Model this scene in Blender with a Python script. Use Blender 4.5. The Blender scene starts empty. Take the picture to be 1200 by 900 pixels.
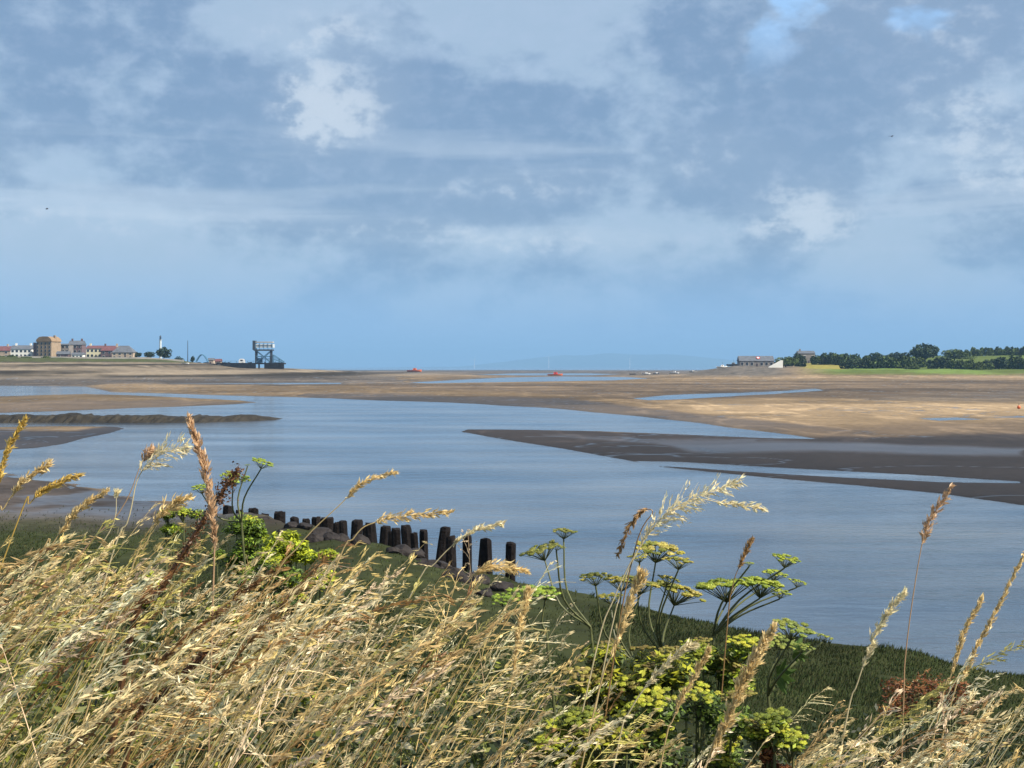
import bpy, math, random
import numpy as np
from mathutils import Vector, Matrix, Quaternion
random.seed(11)
rng = np.random.default_rng(11)
F = 1648.5            # focal length in photo pixels (1200 wide)
EYE = 6.0             # camera height above the water
HOR = 431.0
sc = bpy.context.scene
COL = sc.collection
R = math.radians

def G(px, py, z=0.0):
    y = (EYE - z) * F / (py - HOR)
    return Vector(((px - 600) / F * y, y, z))
def A(px, py, y):
    return Vector(((px - 600) / F * y, y, EYE - (py - HOR) / F * y))

# ------------------------------------------------------------------ materials
def nt(m):
    m.use_nodes = True
    return m.node_tree.nodes, m.node_tree.links
def mat(name, col, rough=0.8, var=0.25, scale=3.0, spec=0.3, bump=0.0, bscale=None, attr=None, trans=0.0, coords='Object', var2=0.0):
    m = bpy.data.materials.new(name)
    n, l = nt(m)
    b = n['Principled BSDF']
    b.inputs['Roughness'].default_value = rough
    b.inputs['Specular IOR Level'].default_value = spec
    tc = n.new('ShaderNodeTexCoord')
    nz = n.new('ShaderNodeTexNoise'); nz.inputs['Scale'].default_value = scale; nz.inputs['Detail'].default_value = 5
    l.new(tc.outputs[coords], nz.inputs['Vector'])
    mr = n.new('ShaderNodeMapRange')
    mr.inputs['From Min'].default_value = 0.3; mr.inputs['From Max'].default_value = 0.7
    mr.inputs['To Min'].default_value = 1 - var; mr.inputs['To Max'].default_value = 1 + var
    l.new(nz.outputs['Fac'], mr.inputs['Value'])
    mx = n.new('ShaderNodeMix'); mx.data_type = 'RGBA'; mx.blend_type = 'MULTIPLY'; mx.inputs[0].default_value = 1
    if attr:
        at = n.new('ShaderNodeAttribute'); at.attribute_name = attr
        l.new(at.outputs['Color'], mx.inputs[6])
    else:
        mx.inputs[6].default_value = (*col, 1)
    l.new(mr.outputs['Result'], mx.inputs[7])
    l.new(mx.outputs[2], b.inputs['Base Color'])
    if bump:
        nb = n.new('ShaderNodeTexNoise'); nb.inputs['Scale'].default_value = bscale or scale * 3; nb.inputs['Detail'].default_value = 6
        l.new(tc.outputs[coords], nb.inputs['Vector'])
        bp = n.new('ShaderNodeBump'); bp.inputs['Strength'].default_value = bump; bp.inputs['Distance'].default_value = 0.05
        l.new(nb.outputs['Fac'], bp.inputs['Height']); l.new(bp.outputs['Normal'], b.inputs['Normal'])
    if trans:
        tr = n.new('ShaderNodeBsdfTranslucent'); l.new(mx.outputs[2], tr.inputs['Color'])
        ms = n.new('ShaderNodeMixShader'); ms.inputs[0].default_value = trans
        l.new(b.outputs[0], ms.inputs[1]); l.new(tr.outputs[0], ms.inputs[2])
        l.new(ms.outputs[0], n['Material Output'].inputs['Surface'])
    return m

M = {}
M['straw'] = mat('dry_grass_straw', None, 0.45, 0.12, 40, 0.5, attr='Col', trans=0.4)
M['leaf'] = mat('fresh_leaf', None, 0.5, 0.2, 25, 0.35, attr='Col', trans=0.3)
M['stalk'] = mat('green_stalk', (0.09, 0.10, 0.04), 0.5, 0.3, 30, 0.3)
M['turf'] = mat('salt_turf', None, 0.8, 0.2, 0.6, 0.2, attr='Col', trans=0.15)
M['tree'] = mat('tree_foliage', (0.050, 0.075, 0.022), 0.8, 0.45, 0.35, 0.15)
M['tree_b'] = mat('tree_foliage_dark', (0.032, 0.050, 0.022), 0.8, 0.4, 0.35, 0.15)
M['hedge'] = mat('hedge_foliage', (0.070, 0.098, 0.026), 0.8, 0.45, 0.25, 0.15)
M['bark'] = mat('bark', (0.06, 0.045, 0.035), 0.9, 0.3, 2, 0.2)
M['post'] = mat('tarred_timber', (0.011, 0.009, 0.009), 0.85, 0.5, 6, 0.1, bump=0.6, bscale=14)
M['rock'] = mat('wet_rock', (0.018, 0.015, 0.015), 0.75, 0.6, 3.0, 0.25, bump=1.0, bscale=7)
M['wallweed'] = mat('weedy_stone', (0.02, 0.017, 0.012), 0.7, 0.5, 0.8, 0.3, bump=0.8, bscale=2)
M['white'] = mat('white_render', (0.78, 0.77, 0.72), 0.7, 0.06, 0.4)
M['cream'] = mat('cream_render', (0.66, 0.61, 0.42), 0.7, 0.08, 0.4)
M['tan'] = mat('sandstone_front', (0.27, 0.205, 0.145), 0.85, 0.2, 0.5)
M['mauve'] = mat('purple_brick_and_shade', (0.13, 0.09, 0.10), 0.85, 0.2, 0.5)  # brick walls, and the painted shade on the tall block's left side
M['grey'] = mat('grey_stone', (0.20, 0.18, 0.17), 0.85, 0.25, 0.4)
M['sandwall'] = mat('pale_stone', (0.40, 0.32, 0.25), 0.85, 0.25, 0.4)
M['slate'] = mat('slate_roof', (0.10, 0.11, 0.13), 0.6, 0.2, 0.6)
M['redroof'] = mat('maroon_tile_roof', (0.13, 0.055, 0.06), 0.75, 0.2, 0.6)
M['ochre'] = mat('ochre_tile_roof', (0.24, 0.165, 0.10), 0.8, 0.2, 0.6)
M['glass'] = mat('window_glass', (0.03, 0.035, 0.045), 0.12, 0.1, 1, 0.6)
M['door'] = mat('painted_door', (0.06, 0.05, 0.06), 0.5, 0.1, 1)
M['steelw'] = mat('white_steel', (0.50, 0.55, 0.58), 0.5, 0.12, 0.6)
M['steeld'] = mat('dark_steel', (0.035, 0.045, 0.06), 0.5, 0.3, 0.6)
M['steelb'] = mat('blue_steel', (0.07, 0.17, 0.28), 0.5, 0.2, 0.6)
M['pier'] = mat('black_timber_pier', (0.012, 0.013, 0.018), 0.7, 0.5, 0.4)
M['prom'] = mat('concrete', (0.40, 0.37, 0.33), 0.85, 0.15, 0.2)
M['orange'] = mat('orange_paint', (0.62, 0.15, 0.06), 0.5, 0.1, 1)
M['redp'] = mat('red_paint', (0.62, 0.05, 0.05), 0.5, 0.1, 1)
M['boatw'] = mat('white_gelcoat', (0.75, 0.75, 0.74), 0.35, 0.06, 1)
M['boatd'] = mat('dark_hull_paint', (0.05, 0.06, 0.08), 0.45, 0.1, 1)
M['boatg'] = mat('grey_hull_paint', (0.28, 0.28, 0.28), 0.45, 0.1, 1)
M['bird'] = mat('dark_feathers', (0.03, 0.03, 0.03), 0.8, 0.1, 4)
M['hill'] = mat('far_hill', (0.05, 0.07, 0.05), 0.9, 0.3, 0.001)
M['turbine'] = mat('pale_turbine', (0.7, 0.7, 0.7), 0.5, 0.05, 0.1)

# ------------------------------------------------------------------ object helpers
def tag(o, label=None, cat=None, group=None, kind=None):
    if label: o['label'] = label
    if cat: o['category'] = cat
    if group: o['group'] = group
    if kind: o['kind'] = kind
    return o
def empty(name, loc, label, cat, group=None, rz=0.0):
    o = bpy.data.objects.new(name, None); COL.objects.link(o)
    o.location = loc; o.rotation_euler = (0, 0, rz); o.empty_display_size = 0.2
    return tag(o, label, cat, group)
def np_mesh(name, V, Q, material, color=None, smooth=False, parent=None, loc=None):
    V = np.asarray(V, np.float32).reshape(-1, 3); Q = np.asarray(Q, np.int32)
    k = Q.shape[1]
    me = bpy.data.meshes.new(name)
    me.vertices.add(len(V)); me.vertices.foreach_set('co', V.ravel())
    me.loops.add(Q.size); me.loops.foreach_set('vertex_index', Q.ravel())
    me.polygons.add(len(Q)); me.polygons.foreach_set('loop_start', np.arange(0, Q.size, k, dtype=np.int32))
    me.polygons.foreach_set('loop_total', np.full(len(Q), k, np.int32))
    if smooth: me.polygons.foreach_set('use_smooth', np.ones(len(Q), bool))
    if color is not None:
        a = me.color_attributes.new('Col', 'FLOAT_COLOR', 'POINT')
        c = np.ones((len(V), 4), np.float32); c[:, :color.shape[1]] = color
        a.data.foreach_set('color', c.ravel())
    me.update(calc_edges=True); me.validate()
    me.materials.append(material)
    o = bpy.data.objects.new(name, me); COL.objects.link(o)
    if parent: o.parent = parent
    if loc is not None: o.location = loc
    return o

class MB:
    def __init__(s): s.v = []; s.f = []; s.c = []
    def add(s, V, Fs, col=None):
        b = len(s.v); s.v += [tuple(p) for p in V]; s.f += [tuple(i + b for i in f) for f in Fs]
        if col is not None: s.c += [col] * len(V)
        return s
    def box(s, x0, x1, y0, y1, z0, z1, col=None):
        return s.add([(x0,y0,z0),(x1,y0,z0),(x1,y1,z0),(x0,y1,z0),(x0,y0,z1),(x1,y0,z1),(x1,y1,z1),(x0,y1,z1)],
                     [(0,3,2,1),(4,5,6,7),(0,1,5,4),(1,2,6,5),(2,3,7,6),(3,0,4,7)], col)
    def tube(s, pts, rad, n=5, col=None, cap=True):
        pts = [Vector(p) for p in pts]
        if not isinstance(rad, (list, tuple)): rad = [rad] * len(pts)
        V = []; Fs = []
        for i, p in enumerate(pts):
            d = (pts[min(i + 1, len(pts) - 1)] - pts[max(i - 1, 0)])
            d = d.normalized() if d.length > 1e-9 else Vector((0, 0, 1))
            u = d.orthogonal().normalized(); w = d.cross(u)
            if i and (u.dot(pu) < 0.9):
                u = (pu - d * pu.dot(d)).normalized(); w = d.cross(u)
            pu = u
            for k in range(n):
                a = 2 * math.pi * k / n
                V.append(p + (u * math.cos(a) + w * math.sin(a)) * rad[i])
        for i in range(len(pts) - 1):
            for k in range(n):
                a = i * n + k; b = i * n + (k + 1) % n
                Fs.append((a, b, b + n, a + n))
        if cap:
            Fs.append(tuple(range(n - 1, -1, -1))); m = (len(pts) - 1) * n
            Fs.append(tuple(range(m, m + n)))
        return s.add(V, Fs, col)
    def build(s, name, material, parent=None, smooth=False, loc=None):
        me = bpy.data.meshes.new(name)
        me.from_pydata(s.v, [], s.f)
        if s.c:
            a = me.color_attributes.new('Col', 'FLOAT_COLOR', 'POINT')
            a.data.foreach_set('color', np.array([(*c, 1) for c in s.c], np.float32).ravel())
        if smooth: me.polygons.foreach_set('use_smooth', np.ones(len(me.polygons), bool))
        me.update(); me.materials.append(material)
        o = bpy.data.objects.new(name, me); COL.objects.link(o)
        if parent: o.parent = parent
        if loc is not None: o.location = loc
        return o

# ------------------------------------------------------------------ noise and polygons
def vnoise(x, y, seed=0):
    xi = np.floor(x).astype(np.int64); yi = np.floor(y).astype(np.int64)
    xf = x - xi; yf = y - yi
    def h(a, b):
        n = (a * 374761393 + b * 668265263 + seed * 974711) & 0xffffffff
        n = ((n ^ (n >> 13)) * 1274126177) & 0xffffffff
        return ((n ^ (n >> 16)) & 0xffff) / 65535.0
    u = xf * xf * (3 - 2 * xf); v = yf * yf * (3 - 2 * yf)
    return (h(xi, yi) * (1 - u) + h(xi + 1, yi) * u) * (1 - v) + (h(xi, yi + 1) * (1 - u) + h(xi + 1, yi + 1) * u) * v
def fbm(x, y, o=4, seed=0):
    t = 0; a = 0.5; s = 0
    for i in range(o):
        t = t + a * vnoise(x * 2 ** i, y * 2 ** i, seed + i); s += a; a *= 0.5
    return t / s
def sst(a, b, x):
    t = np.clip((x - a) / (b - a), 0, 1); return t * t * (3 - 2 * t)
def sdf(poly, X, Y, ys=1.0):
    """signed distance, positive inside; ys stretches y"""
    P = np.array(poly, float); P = P * [1, ys]; Y = Y * ys
    d2 = np.full(X.shape, 1e18); ins = np.zeros(X.shape, bool)
    for i in range(len(P)):
        ax, ay = P[i]; bx, by = P[(i + 1) % len(P)]
        ex, ey = bx - ax, by - ay
        t = np.clip(((X - ax) * ex + (Y - ay) * ey) / (ex * ex + ey * ey + 1e-12), 0, 1)
        d2 = np.minimum(d2, (X - ax - t * ex) ** 2 + (Y - ay - t * ey) ** 2)
        if ay != by:
            c = ((ay > Y) != (by > Y)) & (X < (bx - ax) * (Y - ay) / (by - ay) + ax)
            ins ^= c
    d = np.sqrt(d2)
    return np.where(ins, d, -d)

# outlines of the banks and pools on the water plane (laid out as ground plan through G)
L_MAIN = [(-2600,433.6),(3800,433.6),(3800,720),(1500,628),(1200,592),(1100,578),(1000,568),(900,559),(800,549.5),(765,545.5),(740,540),
          (660,526),(600,516),(540,505.5),(548,503),(620,503.5),(700,505),(800,509),(900,513),(958,514.5),(930,510),(860,502),(820,496),
          (750,488),(640,478),(560,473.5),(470,470),(350,465.5),(250,463),(130,459.5),(100,453),(0,452),(-2600,452)]
L_B = [(-2600,462),(0,464.5),(100,461.5),(200,465),(280,469),(302,471.5),(270,474),(200,477),(120,480),(0,484),(-2600,486)]
L_D = [(-2600,503),(0,500),(60,499),(136,500),(146,502),(130,507),(100,513),(75,520),(40,525),(0,527),(-2600,540)]
W_CH = [(745,540),(790,541),(830,543),(900,547),(1000,552.5),(1100,558),(1195,564),(1195,566),(1100,565),(1000,560),(900,554),(800,547.5),(760,545.5)]
W_POOL = [(742,466.5),(780,463),(830,461.5),(900,459),(955,455.5),(966,457.5),(900,462),(850,465),(800,467.5),(760,469)]
W_P2 = [(1078,490.5),(1120,489),(1150,491),(1100,492.8)]
W_P3 = [(1150,488.7),(1260,487),(1260,489.6)]
W_FAR = [(480,448.3),(540,445),(590,442.5),(660,441.2),(735,442),(760,443.5),(720,445.6),(600,447.6),(500,449.2)]
W_FAR2 = [(560,439.2),(600,437.6),(690,437.4),(725,438.6),(690,439.8),(620,439.9)]
W_LINE = [(200,449.6),(330,448.8),(400,448.6),(400,449.8),(330,450.2)]
NEAR = [(-2600,530),(-600,545),(0,555),(60,563),(150,583),(200,592),(280,606),(380,628),(480,662),(560,686),(650,705),(740,722),(820,737),
        (950,762),(1050,781),(1200,806),(1400,832),(1800,872),(2600,930)]
NEAR_G = [tuple(G(*p)[:2]) for p in NEAR] + [(60, -10), (-160, -10)]

def terrain(x, y):
    x = np.asarray(x, float); y = np.asarray(y, float)
    yy = np.maximum(y, 0.5)
    px = 600 + F * x / yy; py = HOR + EYE * F / yy
    z = np.full(x.shape, -0.8)
    far = y > 40
    if far.any():
        X, Y = px[far], py[far]; D = yy[far]
        wob = (fbm(x[far] / 14, D / 30, 3, 5) - 0.5)
        Yw = Y + wob * np.clip((Y - 440) / 18, 0, 2.2)
        m = np.maximum.reduce([sdf(p, X, Yw, 3.0) / 3 for p in (L_MAIN, L_B, L_D)])
        for w in (W_CH, W_POOL, W_P2, W_P3, W_FAR, W_FAR2, W_LINE):
            m = np.minimum(m, -sdf(w, X, Yw, 3.0) / 3)
        amp = np.minimum(1.8 * D / F, 1.2)
        zf = np.where(m > 0, amp * (1 - np.exp(-m / 3.0)) + 0.012, np.maximum(m * 0.12, -0.8) - 0.01)
        zf = zf + np.where(m > 0.4, (fbm(x[far] / 9, D / 22, 4, 3) - 0.5) * amp * 0.35 * np.clip(m - 0.4, 0, 1), 0)
        zL = np.interp(X, [-2600, 0, 100, 160, 200, 240, 280, 335, 420, 540], [13, 11.5, 11.2, 10.6, 9.6, 7.4, 4.9, 4.3, .9, 0])
        zL = zL * sst(560, 900, D) * (1 - sst(1700, 2400, D))
        h8 = np.interp(X, [770, 830, 860, 910, 960, 1200, 1600], [0, 3.6, 6.0, 5.6, 4.6, 3.6, 3.6])
        ht = np.interp(X, [800, 860, 940, 1000, 1100, 1200, 1600, 3000], [0, 6, 10.5, 11.5, 13.5, 15.2, 18, 24])
        zR = h8 * sst(680, 850, D) + np.maximum(ht - h8, 0) * sst(850, 1150, D)
        zR = zR * (1 - sst(1900, 2600, D)) * sst(770, 850, X)
        zf = zf + (zL + zR) * (1 + 0.3 * (fbm(x[far] / 40, D / 40, 4, 9) - 0.5))
        zf = np.where(D > 3600, -5, zf)
        z[far] = zf
    nr = y < 110
    if nr.any():
        X, Y, P = x[nr], y[nr], px[nr]
        sd = sdf(NEAR_G, X, Y) + (fbm(X / 2.5, Y / 2.5, 4, 21) - 0.5) * 2.6
        wl = 1 - sst(230, 470, P)
        zl = np.minimum(0.05 * sd, 0.5) + 0.5 * sst(9, 22, sd)
        zr = 0.5 * sst(0, 1.3, sd) + 0.012 * np.maximum(sd, 0)
        zn = np.where(sd > 0, wl * zl + (1 - wl) * zr, np.maximum(0.3 * sd, -0.9))
        zn = zn + sst(.8, 2.2, sd) * (1 - sst(5, 13, sd)) * np.interp(P, [230, 285, 430, 500, 575], [0, .42, .52, .3, 0])
        zb = np.interp(Y, [-10, 3.0, 4.5, 7, 12, 17, 20], [4.5, 4.5, 4.25, 3.4, 2.0, 0.9, -1]) + 0.3 * sst(1.0, -2.0, X) * (Y < 16)
        zn = np.where(sd > 0, np.maximum(zn, zb), zn) + np.where(sd > 0.3, (fbm(X * 1.3, Y * 1.3, 3, 2) - 0.5) * 0.12, 0)
        z[nr] = np.maximum(z[nr], zn)
    return z
def H(x, y): return float(terrain(np.array([x]), np.array([y]))[0])

# ------------------------------------------------------------------ ground sheet
def build_ground():
    rows = list(np.arange(-2.6, 20, 0.25)) + list(np.arange(20, 62, 0.16))
    rows += list(EYE * F / np.arange(HOR + EYE * F / 62, 480, -0.55)[0:0])
    rows += [EYE * F / (p - HOR) for p in np.arange(HOR + EYE * F / 62, 480, -0.5)]
    rows += [EYE * F / (p - HOR) for p in np.arange(480, 446, -0.3)]
    rows += list(np.arange(662, 1300, 7.0)) + list(np.geomspace(1310, 30000, 70))
    rows = np.array(sorted(rows))
    S = np.concatenate([np.linspace(-1.9, -0.46, 40), np.arange(-0.455, 0.456, 0.0015), np.linspace(0.46, 1.9, 40)])
    YY, SS = np.meshgrid(rows, S, indexing='ij')
    XX = SS * (YY + 3.0)
    x, y = XX.ravel(), YY.ravel()
    z = terrain(x, y)
    yy = np.maximum(y, 0.5)
    px = 600 + F * x / yy
    py0 = HOR + EYE * F / yy
    # colour of the ground itself: dry sand, wet sand, mud, turf with shade mixed in
    tan = np.array([.265, .195, .120]); brown = np.array([.175, .127, .083]); mud = np.array([.034, .027, .024]); grey = np.array([.125, .104, .085])
    n1 = fbm(x / 11, y / 26, 5, 31)[:, None]; n2 = fbm(x / 3.1, y / 3.1, 4, 77)[:, None]
    c = tan * 0.62 + brown * 0.38 + np.zeros((len(x), 3))
    wet = np.full(len(x), 0.25)
    def over(poly, colr, soft, w=None, st=1.0):
        nonlocal c, wet
        s = sdf(poly, px + (n1[:, 0] - .5) * 90, py0 + (n1[:, 0] - 0.5) * np.clip((py0 - 436) / 4, 0, 12), 2.0)
        k = sst(-soft, soft, s) * st
        c = c * (1 - k[:, None]) + np.array(colr) * k[:, None]
        if w is not None: wet = wet * (1 - k) + w * k
    over([(-2600,440),(230,440),(480,443),(480,452),(100,452),(-2600,452)], grey, 3, .35)
    over([(330,433),(840,433),(840,441),(330,441)], grey * 1.25, 3, .35)
    over([(430,451),(1200,447),(1700,446),(1700,463),(1000,468),(740,470),(600,462),(430,457)], brown * .95, 5, .4, .85)
    over([(760,470),(1900,462),(1900,500),(1000,497),(800,488)], tan * .92 + brown * .1, 6, .25, .8)
    over([(360,462),(660,468),(860,492),(1000,504),(1000,514),(640,482),(360,469)], brown * .62, 4, .6)
    over([(880,503),(1300,488),(1900,486),(1900,530),(880,530)], brown * .8, 9, .4, .9)
    over([(540,500),(960,513),(1100,508),(1900,512),(1900,760),(540,760)], mud, 7, .42)
    over([(760,520),(900,521),(1100,524),(1200,527),(1200,536),(1000,534),(800,530)], np.array([.065, .058, .06]), 6, .95, .8)
    over([(640,512),(900,518),(900,521),(760,521)], np.array([.065, .058, .06]), 4, .9, .6)
    over([(980,468),(1300,456),(1500,456),(1500,466),(1100,474)], grey * 1.3, 5, .4, .6)
    over([(-2600,452),(100,452),(100,462),(-2600,462)], grey, 2, .5)
    over([(-2600,463),(100,461),(302,470),(302,472),(-2600,478)], tan * .78, 3, .3)
    over([(-2600,477),(302,472),(200,490),(-2600,490)], brown * .8, 3, .5)
    over([(-2600,508),(80,505),(150,498),(150,530),(-2600,540)], mud * 1.35, 3, .6)
    n4 = fbm(x / 60, y / 34, 5, 91)[:, None]
    c = c * (0.62 + 0.76 * n1) * (0.75 + 0.5 * n2) * (1 - .3 * sst(.52, .62, n4) * (py0[:, None] < 520))
    n5 = fbm(x / 7, y / 30, 5, 131); n6 = fbm(x / 26, y / 18, 5, 171)
    st = (sst(.53, .57, n5) * (1 - sst(.57, .62, n5)) * (py0 < 520))[:, None]
    c = c * (1 + .5 * st)
    bandn = fbm(x / 220 + 3, y / (8 + .045 * yy), 4, 301)
    c = c * (.74 + .52 * sst(.3, .7, bandn))[:, None]
    rn = sst(.485, .5, n6) * (1 - sst(.5, .515, n6))
    c = c * (1 - .45 * rn[:, None]); wet = np.maximum(wet, .95 * rn)
    # wet rim close to the water line everywhere
    rim = np.exp(-np.maximum(z, 0) / (0.00045 * yy + 0.004)) * (y > 40)
    c = c * (1 - 0.5 * rim[:, None]); wet = np.maximum(wet, 0.75 * rim)
    # left shore bank and right hill: shingle below, grass above
    leftl = (y > 560) & (px < 560) & (y < 2500)
    k = (sst(8.4, 9.8, z + 2.2 * (n2[:, 0] - .5)) * leftl)[:, None]
    c = c * (1 - k) + np.array([.075, .085, .03]) * (0.6 + 0.8 * n2) * k
    k = (sst(.6, 2.2, z) * (1 - sst(8.4, 9.8, z)) * leftl)[:, None]
    tone = fbm(x / 55 + 9, z * 1.1 + fbm(x / 30, y / 30, 3, 2), 4, 8)
    tb = (0.25 + 1.5 * sst(.3, .7, tone))[:, None]
    c = c * (1 - k) + np.array([.165, .135, .10]) * tb * (.7 + .6 * n2) * k
    rl = (y > 680) & (px > 770) & (y < 2600)
    k = (sst(1.6, 3.4, z + 1.5 * (n2[:, 0] - .5)) * rl * sst(920, 990, px))[:, None]
    fieldn = fbm(x / 50, y / 90, 3, 55)[:, None]
    c = c * (1 - k) + (np.array([.10, .135, .03]) * (1 - sst(.45, .6, fieldn)) + np.array([.15, .22, .05]) * sst(.45, .6, fieldn)) * (0.7 + .6 * n2) * k
    over_g = (rl * sst(935, 950, px) * (1 - sst(985, 1000, px)) * (y > 840))[:, None]
    c = c * (1 - over_g) + np.array([.27, .24, .06]) * (0.6 + .8 * n2) * over_g
    k = (sst(0.8, 2.5, z) * rl * (1 - sst(900, 950, px)))[:, None]
    c = c * (1 - k) + np.array([.14, .125, .11]) * (0.4 + 1.2 * n2) * k
    wet = np.where((leftl | rl) & (z > 2), 0, wet)
    # near shore
    near = (y < 95)
    sd = sdf(NEAR_G, x, y)
    nearm = (sst(-0.2, 0.4, sd) * near)
    nm = fbm(x / 3.5, y / 6, 5, 13)
    mudc = np.array([.095, .078, .068]) * (0.35 + 1.2 * nm)[:, None]
    edge = np.exp(-np.maximum(sd, 0) / 4.0)[:, None]
    mudc = mudc * (1 - 0.55 * edge)
    pyr = HOR + (EYE - z) * F / yy
    grassk = np.maximum(sst(600, 628, pyr + (nm - .5) * 30), sst(420, 620, px + (nm - .5) * 60))
    grassc = np.array([.034, .042, .016]) * (0.55 + 0.9 * fbm(x * 1.1, y * .6, 4, 4))[:, None]  # marsh green kept dark so the colour carries its shade
    nc = mudc * (1 - grassk[:, None]) + grassc * grassk[:, None]
    stony = (1 - sst(4.5, 8, sd + (nm - .5) * 5)) * sst(250, 330, px) * (1 - sst(640, 720, px))
    grassk = grassk * (1 - stony)
    mudc = mudc * (1 - .62 * stony[:, None]) 
    film = sst(.53, .66, fbm(x / 4, y / 9, 3, 41)) * (1 - grassk)
    c = c * (1 - nearm[:, None]) + nc * nearm[:, None]
    wet = wet * (1 - nearm) + (0.35 + .6 * film) * (1 - grassk) * (1 - stony) * nearm
    c = np.clip(c * .77, 0.004, 0.9)
    cc = np.concatenate([c, wet[:, None]], 1)
    nr, ncl = len(rows), len(S)
    i = np.arange(nr - 1)[:, None] * ncl + np.arange(ncl - 1)[None, :]
    Q = np.stack([i, i + 1, i + ncl + 1, i + ncl], -1).reshape(-1, 4)
    m = bpy.data.materials.new('shore_ground'); n, l = nt(m); b = n['Principled BSDF']
    at = n.new('ShaderNodeAttribute'); at.attribute_name = 'Col'
    tc = n.new('ShaderNodeTexCoord')
    nz = n.new('ShaderNodeTexNoise'); nz.inputs['Scale'].default_value = 1.7; nz.inputs['Detail'].default_value = 8
    l.new(tc.outputs['Object'], nz.inputs['Vector'])
    mr = n.new('ShaderNodeMapRange'); mr.inputs['From Min'].default_value = .3; mr.inputs['From Max'].default_value = .7
    mr.inputs['To Min'].default_value = .75; mr.inputs['To Max'].default_value = 1.25
    l.new(nz.outputs['Fac'], mr.inputs['Value'])
    mx = n.new('ShaderNodeMix'); mx.data_type = 'RGBA'; mx.blend_type = 'MULTIPLY'; mx.inputs[0].default_value = 1
    l.new(at.outputs['Color'], mx.inputs[6]); l.new(mr.outputs['Result'], mx.inputs[7]); l.new(mx.outputs[2], b.inputs['Base Color'])
    rr = n.new('ShaderNodeMapRange'); rr.inputs['To Min'].default_value = .95; rr.inputs['To Max'].default_value = .28
    l.new(at.outputs['Alpha'], rr.inputs['Value']); l.new(rr.outputs['Result'], b.inputs['Roughness'])
    sp = n.new('ShaderNodeMapRange'); sp.inputs['From Min'].default_value = .3; sp.inputs['To Min'].default_value = .08; sp.inputs['To Max'].default_value = .5
    l.new(at.outputs['Alpha'], sp.inputs['Value']); l.new(sp.outputs['Result'], b.inputs['Specular IOR Level'])
    n2_ = n.new('ShaderNodeTexNoise'); n2_.inputs['Scale'].default_value = 2.6; n2_.inputs['Detail'].default_value = 6
    l.new(tc.outputs['Object'], n2_.inputs['Vector'])
    bp = n.new('ShaderNodeBump'); bp.inputs['Strength'].default_value = .5; bp.inputs['Distance'].default_value = .06
    l.new(n2_.outputs['Fac'], bp.inputs['Height']); l.new(bp.outputs['Normal'], b.inputs['Normal'])
    o = np_mesh('ground', np.stack([x, y, z], 1), Q, m, cc, smooth=True)
    tag(o, kind='structure')

def build_water():
    m = bpy.data.materials.new('estuary_water'); n, l = nt(m); b = n['Principled BSDF']
    b.inputs['IOR'].default_value = 1.33
    b.inputs['Roughness'].default_value = .12
    tc = n.new('ShaderNodeTexCoord')
    def noise(scale, sx, sy, det=4):
        mp = n.new('ShaderNodeMapping'); mp.inputs['Scale'].default_value = (sx, sy, 1)
        l.new(tc.outputs['Object'], mp.inputs['Vector'])
        z = n.new('ShaderNodeTexNoise'); z.inputs['Scale'].default_value = scale; z.inputs['Detail'].default_value = det
        l.new(mp.outputs['Vector'], z.inputs['Vector']); return z.outputs['Fac']
    big = noise(.05, 1, 2.2, 5)
    cr = n.new('ShaderNodeValToRGB')
    cr.color_ramp.elements[0].position = .35; cr.color_ramp.elements[0].color = (.020, .038, .066, 1)
    cr.color_ramp.elements[1].position = .68; cr.color_ramp.elements[1].color = (.105, .122, .142, 1)
    l.new(big, cr.inputs['Fac']); l.new(cr.outputs['Color'], b.inputs['Base Color'])
    h1 = noise(1.6, 1, 2.0, 8); h2 = noise(.35, 1, 2.5, 3)
    ad = n.new('ShaderNodeMath'); ad.operation = 'MULTIPLY_ADD'; ad.inputs[1].default_value = 2.5
    l.new(h2, ad.inputs[0]); l.new(h1, ad.inputs[2])
    # calmer and rougher wind patches
    wp = noise(.06, .6, 2.6, 4)
    mr = n.new('ShaderNodeMapRange'); mr.inputs['From Min'].default_value = .35; mr.inputs['From Max'].default_value = .65
    mr.inputs['To Min'].default_value = .08; mr.inputs['To Max'].default_value = .62
    l.new(wp, mr.inputs['Value'])
    bp = n.new('ShaderNodeBump'); bp.inputs['Distance'].default_value = .12
    l.new(mr.outputs['Result'], bp.inputs['Strength'])
    l.new(ad.outputs[0], bp.inputs['Height']); l.new(bp.outputs['Normal'], b.inputs['Normal'])
    o = np_mesh('water', [(-30000, 8, 0), (30000, 8, 0), (30000, 40000, 0), (-30000, 40000, 0)], [(0, 1, 2, 3)], m)
    tag(o, kind='structure')

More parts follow.
